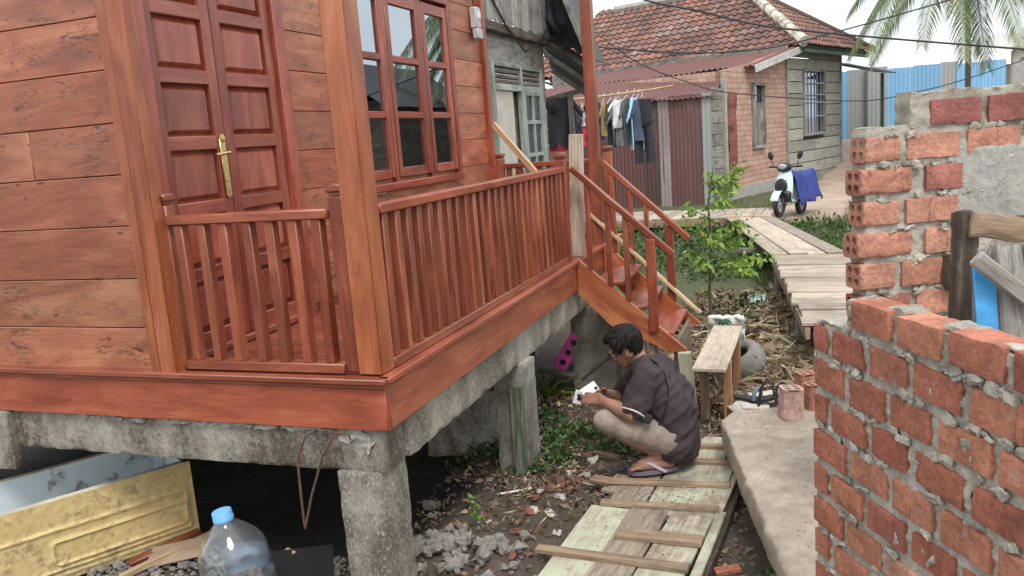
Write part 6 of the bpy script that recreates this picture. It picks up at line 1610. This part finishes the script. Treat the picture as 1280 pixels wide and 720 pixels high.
# straw and leaf litter
P = ground_pts(3700, .35, 2.3, 2.7, 6.6, lambda x, y: ss(-.35, .05, nz2(x, y, 1.4, 3)+.25)*ss(.25, .8, x+.25*(y-3)*.4), 8); P[:, 2] += RG.random(len(P))*.05+.004
v = RG.normal(size=(len(P), 3)); v[:, 2] *= .22; stuff(scatter('straw_litter', P, v, RG.uniform(.05, .27, len(P)), .07, M['straw'], bend=.12, seed=6))
P = ground_pts(2600, .3, 2.3, 2.6, 6.8, None, 9); P[:, 2] += RG.random(len(P))*.03; v = RG.normal(size=(len(P), 3)); v[:, 2] = np.abs(v[:, 2])*.4
stuff(scatter('dead_leaf_litter', P, v, RG.uniform(.04, .12, len(P)), .5, M['dead_leaf'], bend=.5, seed=7))
P = ground_pts(3800, -.6, 1.25, .25, 3.0, lambda x, y: ss(-.45, .15, nz2(x, y, 2.6, 5)+.05)*(.35+.65*ss(.9, 1.6, y)), 10); P[:, 2] += RG.random(len(P))*.02; v = RG.normal(size=(len(P), 3)); v[:, 2] = np.abs(v[:, 2])*.35
stuff(scatter('soil_litter', P, v, RG.uniform(.012, .06, len(P)), .45, M['dead_leaf'], bend=.45, seed=8))
P = ground_pts(420, .0, .9, 1.0, 2.6, None, 12); P[:, 2] += .006+RG.random(len(P))*.02; v = RG.normal(size=(len(P), 3)); v[:, 2] *= .2
stuff(scatter('twig_litter', P, v, RG.uniform(.05, .16, len(P)), .06, M['straw'], bend=.1, seed=9))
# wood shavings on the walkway
P = np.array([tuple(at(x, y, Z=WKZ+.004)) for x, y in zip(np.concatenate([RG.uniform(775, 900, 200), RG.uniform(700, 850, 60)]), np.concatenate([RG.normal(617, 9, 200), RG.uniform(640, 715, 60)]))]); v = RG.normal(size=(260, 3)); v[:, 2] = np.abs(v[:, 2])*.3
stuff(scatter('wood_shavings', P, v, RG.uniform(.006, .018, 260), .6, M['straw'], seed=10))
# pebbles
M['stone'] = concrete('grey_rubble', (.20, .185, .165), (.42, .39, .35), dark=(.08, .07, .06), scale=2.5, amount=.45)
M['pebble'] = concrete('soil_pebbles', (.10, .085, .07), (.30, .26, .22), dark=(.05, .04, .03), scale=3, amount=.5)
b = MB(); P = ground_pts(900, -.55, 1.3, .1, 2.8, lambda x, y: .35+.65*ss(0, .2, nz2(x, y, 3, 8)), 13)
for k, p in enumerate(P): r_ = random.uniform(.004, .016)*(1.6 if k % 17 == 0 else 1); b.blob(p+np.array([0, 0, r_*.3]), (r_*random.uniform(.8, 1.5), r_, r_*.7), rotz(random.random()*6), (4, 6), .5, k)
stuff(b.build('pebbles', M['pebble'], angle=25))
b = MB(); P = ground_pts(1500, -1.7, -.45, -.45, .42, None, 14)
for k, p in enumerate(P): r_ = random.uniform(.006, .017); b.blob(p+np.array([0, 0, .01+random.random()*.02]), (r_*1.2, r_, r_*.8), rotz(random.random()*6), (4, 6), .5, k)
stuff(b.build('gravel', M['stone'], angle=25))
b = MB(); gr = np.random.default_rng(44)
for k in range(420):
    if k < 260: x, y = gr.uniform(1.12, 1.62), gr.uniform(.1, 2.0); z = -.746
    else:
        p = at(gr.uniform(700, 905), gr.uniform(560, 718), Z=WKZ); x, y, z = p.x, p.y, p.z+.002
    if k < 260 and x < 1.10+.24*max(0, 1.75-y): continue
    r_ = gr.uniform(.001, .0045); b.blob((x, y, z), (r_*1.3, r_, r_*.7), rotz(k), (4, 6), .5, k)
stuff(b.build('grit', M['slab'], angle=25))
# rubble heap at the foot of the corner stilt: each lump its own thing
protos = []
def lump(seed, r_, mat, name, label, cat, group, sq=(1, 1, 1)):
    b = MB(); n_ = (8, 10); b.blob((0, 0, 0), (r_*sq[0], r_*sq[1], r_*sq[2]), None, n_, .9, seed)
    rr = random.Random(seed); cuts = [Vector((rr.uniform(-1, 1), rr.uniform(-1, 1), rr.uniform(-1, 1))).normalized() for _ in range(7)]
    for k, p in enumerate(b.v):
        for c in cuts:
            d = p.dot(c)-r_*.62
            if d > 0: p = p-c*d
        b.v[k] = p
    o = b.build(name, mat, angle=28); return tag(o, label, cat, group)
heap = [lump(k, .05, M['stone'], 'rubble_lump', 'rough grey concrete lump in the rubble heap by the corner stilt', 'rubble', 'rubble lumps by the corner stilt', (1.25, 1, .7)) for k in range(6)]
hr = random.Random(3); n_made = 0
for k in range(62):
    x, y = -.03+hr.gauss(0, .15), .50+hr.gauss(0, .09)
    if x < -.24 or x > .33: continue
    o = heap[k] if k < 6 else heap[k % 6].copy()
    if k >= 6: COL.objects.link(o)
    s = hr.uniform(.35, .95); o.scale = (s, s, s); o.location = (x, y, gz(x, y)+.02*s+.03*hr.random()); o.rotation_euler = (hr.uniform(-.4, .4), hr.uniform(-.4, .4), hr.uniform(0, 6))
M['shard'] = brickmat('muddy_brick_shard', [(0, (.20, .075, .055)), (.5, (.30, .115, .08)), (1, (.24, .13, .10))], .8)
shard = [lump(20+k, .032, M['shard'], 'brick_shard', 'broken red brick shard scattered on the dark soil beside the walkway', 'brick shard', 'red brick shards on the soil', (1.5, .8, .6)) for k in range(4)]
for k, (x_, y_) in enumerate([(648, 632), (662, 638), (650, 650), (700, 598), (712, 610), (704, 604), (724, 600), (690, 605), (752, 610), (745, 612), (668, 622), (655, 690), (660, 700), (642, 706), (648, 672), (720, 655), (735, 570), (718, 585), (688, 612), (605, 640)]):
    p = at(x_, y_, Z=-1.02); o = shard[k] if k < 4 else shard[k % 4].copy()
    if k >= 4: COL.objects.link(o)
    s = hr.uniform(.5, 1.0); o.scale = (s, s, s); o.location = (p.x, p.y, gz(p.x, p.y)+.015); o.rotation_euler = (hr.uniform(-.3, .3), hr.uniform(-.3, .3), hr.uniform(0, 6))
chip = [lump(40+k, .03, M['pale_tile'], 'pale_chip', 'small pale broken chip lying on the dark soil beside the walkway', 'chip', 'pale chips on the soil', (1.4, 1, .35)) for k in range(3)]
for k, (x_, y_) in enumerate([(664, 635), (712, 588), (722, 580), (700, 618), (690, 640), (650, 690), (676, 612), (705, 575), (735, 590), (540, 628), (740, 575), (610, 655), (1165-470, 660)]):
    p = at(x_, y_, Z=-1.02); o = chip[k] if k < 3 else chip[k % 3].copy()
    if k >= 3: COL.objects.link(o)
    s = hr.uniform(.6, 1.2); o.scale = (s, s, s); o.location = (p.x, p.y, gz(p.x, p.y)+.012); o.rotation_euler = (hr.uniform(-.3, .3), hr.uniform(-.3, .3), hr.uniform(0, 6))
def scrap(x0, y0, x1, y1, w_, h_, mat, label, name='wood_scrap', Z=-1.03):
    p0, p1 = at(x0, y0, Z=Z), at(x1, y1, Z=Z); p0.z = gz(p0.x, p0.y)+h_*.6; p1.z = gz(p1.x, p1.y)+h_*.6; b = MB(); b.bar(p0, p1, w_, h_, bev=.003); single(b, name, mat, p0, label, 'wood scrap')
scrap(742, 566, 773, 575, .045, .03, M['batten_wood'], 'short brown wood block lying in the litter before the squatting man')
scrap(520, 693, 568, 684, .05, .04, M['dark_wood'], 'dark wet stick lying behind the rubble heap')
scrap(880, 655, 898, 672, .05, .03, M['walk_wood'], 'pale block sticking out from under the right side of the walkway')
scrap(700, 585, 722, 575, .05, .012, M['raw_wood'], 'pale flat wood chip near the mossy stilt')
scrap(893, 712, 925, 708, .05, .02, M['brick'], 'red brick coloured fragment at the foot of the concrete slab', 'brick_fragment')
b = MB(); c = Vector((-.62, 2.05, -.95)); b.roughbox(c, (.46, .06, .42), euler(-.25, .1, .45), .03, .01, 8, 91); single(b, 'leaning_slab', M['concrete'], c-Vector((0, 0, .2)), 'pale broken concrete slab leaning in the dark under the porch', 'concrete slab', weld=True)
p = at(540, 628, Z=-1.1); b = MB(); b.roughbox((p.x, p.y, gz(p.x, p.y)+.02), (.11, .07, .05), euler(.2, .1, .6), .012, .014, 9, 92, edge=.03); single(b, 'grey_stone', M['stone'], p, 'lone pale stone on the mud in the dark between the two stilts', 'stone', weld=True)
b = MB(); b.bar((-.055, 1.56, -1.12), (-.05, 1.56, -.52), .075, .04, up=(0, 1, 0), rnd=.3)
single(b, 'mossy_plank', oldwood('mossy_old_plank', (.05, .07, .035), (.12, .14, .09), (.22, .26, .22), stain=.5), (-.055, 1.56, -1.12), 'mossy old plank standing upright against the right side of the second stilt', 'plank')

# strappy plants below the stair end of the porch, and stray seedlings
def strappy(x, y, n, L, seed, label):
    r = random.Random(seed); z = gz(x, y); t = thing('strap_leaf_plant', label, 'plant', (x, y, z)); b = MB()
    for k in range(n):
        a = r.uniform(0, 6.28); el = r.uniform(.5, 1.4); l = L*r.uniform(.6, 1.1); d = Vector((math.cos(a)*math.cos(el), math.sin(a)*math.cos(el), math.sin(el))); sd = Vector((-math.sin(a), math.cos(a), 0)); P = []
        for i in range(8):
            s = i/7; p = Vector((x, y, z))+d*l*s-Vector((0, 0, l*.55*s*s)); w_ = .016*(1-s)**.6+.001; P.append([p-sd*w_, p-Vector((0, 0, .004)), p+sd*w_])
        b.quadgrid(P, r.random())
    b.build('leaves', M['leaf_grass'] if seed % 2 else M['leaf_dark'], t, angle=80)
for k, (x, y, n, L, lb) in enumerate([(-.33, 2.95, 34, .5, 'clump of long green strap leaves under the porch left of the pink panel'), (-.12, 3.45, 30, .45, 'clump of green strap leaves behind the pink panel and the stair stilt'), (-.6, 3.3, 26, .5, 'darker clump of strap leaves deep under the porch'), (1.02, 4.15, 18, .3, 'small tuft of green strap leaves right of the white sack')]): strappy(x, y, n, L, 31+k, lb)
def seedling(x_, y_, h_, label, Z=-1.04, mat='leaf_bright', n=22, lf=.035):
    p = at(x_, y_, Z=Z); p.z = gz(p.x, p.y); t = thing('seedling', label, 'plant', p); b = MB(); b.tube([p, p+Vector((.01, 0, h_*.6)), p+Vector((.0, .01, h_))], [.003, .0025, .001], 5); b.build('stem', M['leaf_dark'], t)
    r = np.random.default_rng(int(x_)); Q = np.array([[p.x, p.y, p.z+h_*s] for s in r.uniform(.25, 1, n)]); v = r.normal(size=(n, 3)); v[:, 2] = np.abs(v[:, 2])*.3; scatter('leaves', Q, v, r.uniform(.6, 1.3, n)*lf, .55, M[mat], parent=t, seed=int(y_))
seedling(597, 672, .16, 'small green seedling growing on the mud behind the rubble heap'); seedling(527, 697, .05, 'tiny bright green sprout left of the rubble heap beside the corner stilt', n=10); seedling(868, 398, .16, 'young green seedling left of the thin sapling trunk', n=26); seedling(880, 372, .12, 'low green seedling just behind the sapling trunk', n=20)

# sapling in the yard
def sapling():
    x, y = .62, 5.35; z = gz(x, y); t = thing('sapling', 'thin young tree with fresh light green leaves behind the stairs', 'tree', (x, y, z)); r = random.Random(4); b = MB()
    tr = [Vector((x, y, z-.05)), Vector((x-.01, y, z+.35)), Vector((x+.02, y, z+.75)), Vector((x+.0, y+.02, z+1.15)), Vector((x+.06, y, z+1.5))]; b.tube(tr, [.017, .015, .012, .009, .004], 8); b.build('trunk', plain('sapling_bark', (.10, .085, .065), .9, .4, 30), t)
    P, Dr, S = [], [], []; b = MB()
    br = [(.50, .38, .18, -.1), (.62, .35, -.1, .05), (.60, .42, .42, .0), (.75, .42, .28, .12), (.86, .36, -.16, .15), (.95, .36, .34, .2), (.90, .3, .05, -.2), (1.05, .3, -.2, .15), (1.15, .32, .18, .3), (1.28, .30, .22, .3), (1.35, .26, -.02, .3), (.70, .36, .1, -.25), (.55, .30, .30, .2), (.45, .32, -.12, .15), (1.40, .3, .28, .25), (.66, .5, .5, .02)]
    for h_, l, dx, dz in [q for q in br if q[0] > .58]:
        k = h_/1.5*4; i = min(3, int(k)); p0 = tr[0].lerp(tr[-1], h_/1.55); d = Vector((dx*2.2, r.uniform(-.6, .6), dz+.25)).normalized(); pts = [p0+d*l*s-Vector((0, 0, .22*l*s*s)) for s in (0, .35, .7, 1)]; b.tube(pts, [.006, .005, .003, .0015], 5)
        for q in range(56):
            s = r.uniform(.25, 1.05); p = pts[0].lerp(pts[-1], s)+Vector((r.gauss(0, .045), r.gauss(0, .06), r.gauss(0, .03))); P.append(p); Dr.append((d.x*.5+r.gauss(0, .6), r.gauss(0, .6), -.35+r.gauss(0, .4))); S.append(r.uniform(.04, .095))
    b.build('branches', M['leaf_dark'], t); scatter('crown', np.array(P), np.array(Dr), np.array(S), .48, M['leaf_bright'], parent=t, seed=14)
sapling()

# coconut palm beyond the fence
def palm():
    x, y = 5.2, 22.2; t = thing('coconut_palm', 'tall coconut palm with drooping fronds hanging over the blue fence', 'palm', (x, y, 0)); b = MB(); r = random.Random(9)
    tr = [Vector((x+.25-.25*s+.1*math.sin(s*3), y, -.1+5.95*s)) for s in np.linspace(0, 1, 12)]; b.tube(tr, [.075-.02*s for s in np.linspace(0, 1, 12)], 12); b.build('trunk', plain('palm_bark', (.22, .20, .17), .9, .35, 12, bump=.4), t); c = Vector((x, y, 5.85))
    fr = [(-100, -5, 4.1, 1.3), (-80, -60, 4.0, .35), (-75, -35, 4.0, .75), (-95, -50, 3.9, .5), (-60, -10, 4.1, 1.2), (-110, -25, 4.0, .95), (-50, -45, 3.8, .5), (-165, -30, 3.2, 1.2), (-35, -5, 3.8, 1.4), (-130, -20, 3.9, 1.2), (-150, -45, 3.6, .7), (-15, -30, 3.4, 1.2), (-20, -35, 3.6, .9), (180, -10, 2.7, 1.4), (0, -10, 3.0, 1.4), (-120, -25, 2.4, .8), (30, 35, 2.8, .9), (75, 30, 2.8, .9), (120, 30, 2.8, .9), (150, 60, 2.2, .8), (60, 60, 2.5, .6), (-20, 45, 2.7, .8), (-70, 50, 2.7, .8), (-130, 55, 2.7, .8), (10, -10, 2.6, .9), (-168, -5, 2.5, 1.0)]
    for k, (az, el, L, g_) in enumerate(fr):
        az, el = R_(az), R_(el); d = Vector((math.cos(az)*math.cos(el), math.sin(az)*math.cos(el), math.sin(el))); pts = [c+d*L*s-Vector((0, 0, g_*L*.5*s*s)) for s in np.linspace(0, 1, 14)]
        b = MB(); b.tube(pts, [.035-.03*s for s in np.linspace(0, 1, 14)], 6, rnd=.8); P = []
        for i in range(110):
            s = .12+.88*i/110; j = s*13; i0 = min(12, int(j)); p = pts[i0].lerp(pts[i0+1], j-i0); tg = (pts[i0+1]-pts[i0]).normalized(); sd = tg.cross(Vector((0, 0, 1))); sd = sd.normalized() if sd.length > .05 else Vector((-math.sin(az), math.cos(az), 0))
            ln = .80*math.sin(math.pi*min(1, .18+s*.75))**.7*r.uniform(.85, 1.1)
            for sg in (-1, 1):
                dd = (sd*sg*.62+tg*.55-Vector((0, 0, .35+.25*r.random()))).normalized(); m_ = p+dd*ln*.5; e = p+dd*ln-Vector((0, 0, ln*.28)); w_ = tg*.022
                b.add([p-w_*.5, p+w_*.5, m_-w_, m_+w_, e], [[0, 1, 3, 2], [2, 3, 4]], None, min(1, max(0, r.gauss(.45, .25)+(.25 if s > .9 else 0))))
        b.build('frond', M['palm_leaf'], t, smooth=False)
palm()
# tree behind the tile roof, at the left of its ridge
def bush_tree(x, y, z0, H_, R0, seed, name, label, n=2600, mat='leaf_dark', ls=.16):
    r = np.random.default_rng(seed); t = thing(name, label, 'tree', (x, y, z0)); b = MB(); b.tube([(x, y, z0), (x+.1, y, z0+H_*.4), (x, y+.1, z0+H_*.75)], [.14, .10, .05], 8)
    cl = [(x+r.normal()*R0*.5, y+r.normal()*R0*.5, z0+H_*(.75+.22*r.normal()*.8)) for _ in range(13)]
    for c_ in cl: b.tube([(x, y, z0+H_*.45), c_], [.05, .015], 5)
    b.build('trunk', M['dark_wood'], t); Q = []
    for c_ in cl:
        d = r.normal(size=(n//13, 3)); d /= np.linalg.norm(d, axis=1)[:, None]; Q.append(np.array(c_)+d*(R0*.45)*(r.random((n//13, 1))**.4))
    Q = np.concatenate(Q); scatter('crown', Q, r.normal(size=(len(Q), 3)), r.uniform(.6, 1.3, len(Q))*ls, .5, M[mat], parent=t, seed=seed)
q = at(716, 30, D=34); bush_tree(q.x-1.0, q.y, 0, 6.6, 1.6, 5, 'leafy_tree', 'leafy green tree showing just left of the tile roof ridge', mat='leaf_grass')

# ------------------------------------------------------------------ overhead cables
def cable(px_, D, r_, label):
    pts = [at(x, y, D=d if not isinstance(D, (int, float)) else D) for (x, y), d in zip(px_, D if not isinstance(D, (int, float)) else [0]*len(px_))]
    fine = []
    for k in range(len(pts)-1):
        p0 = pts[max(k-1, 0)]; p1, p2 = pts[k], pts[k+1]; p3 = pts[min(k+2, len(pts)-1)]
        for i in range(6):
            s = i/6; fine.append(.5*((2*p1)+(p2-p0)*s+(2*p0-5*p1+4*p2-p3)*s*s+(3*p1-p0-3*p2+p3)*s**3))
    fine.append(pts[-1]); b = MB(); b.tube(fine, r_, 6); single(b, 'overhead_cable', M['black'], fine[0], label, 'cable')
cable([(700, -42), (800, -2), (870, 13), (960, 33), (1110, 48), (1300, 63)], 10, .012, 'black overhead cable crossing the tile roof and the palm')
cable([(735, 58), (860, 66), (960, 60), (1060, 36), (1180, 2), (1290, -30)], 12, .011, 'black overhead cable rising to the right in front of the roof corner')
cable([(752, 46), (800, 80), (870, 106), (905, 115), (985, 122), (1080, 126), (1150, 114), (1210, 98), (1300, 68)], 13, .008, 'thin sagging cable passing the grey plank wall and the blue fence')
cable([(770, 60), (850, 68), (930, 62), (972, 55)], 12.5, .006, 'thin short cable lying along the tile roof eave')
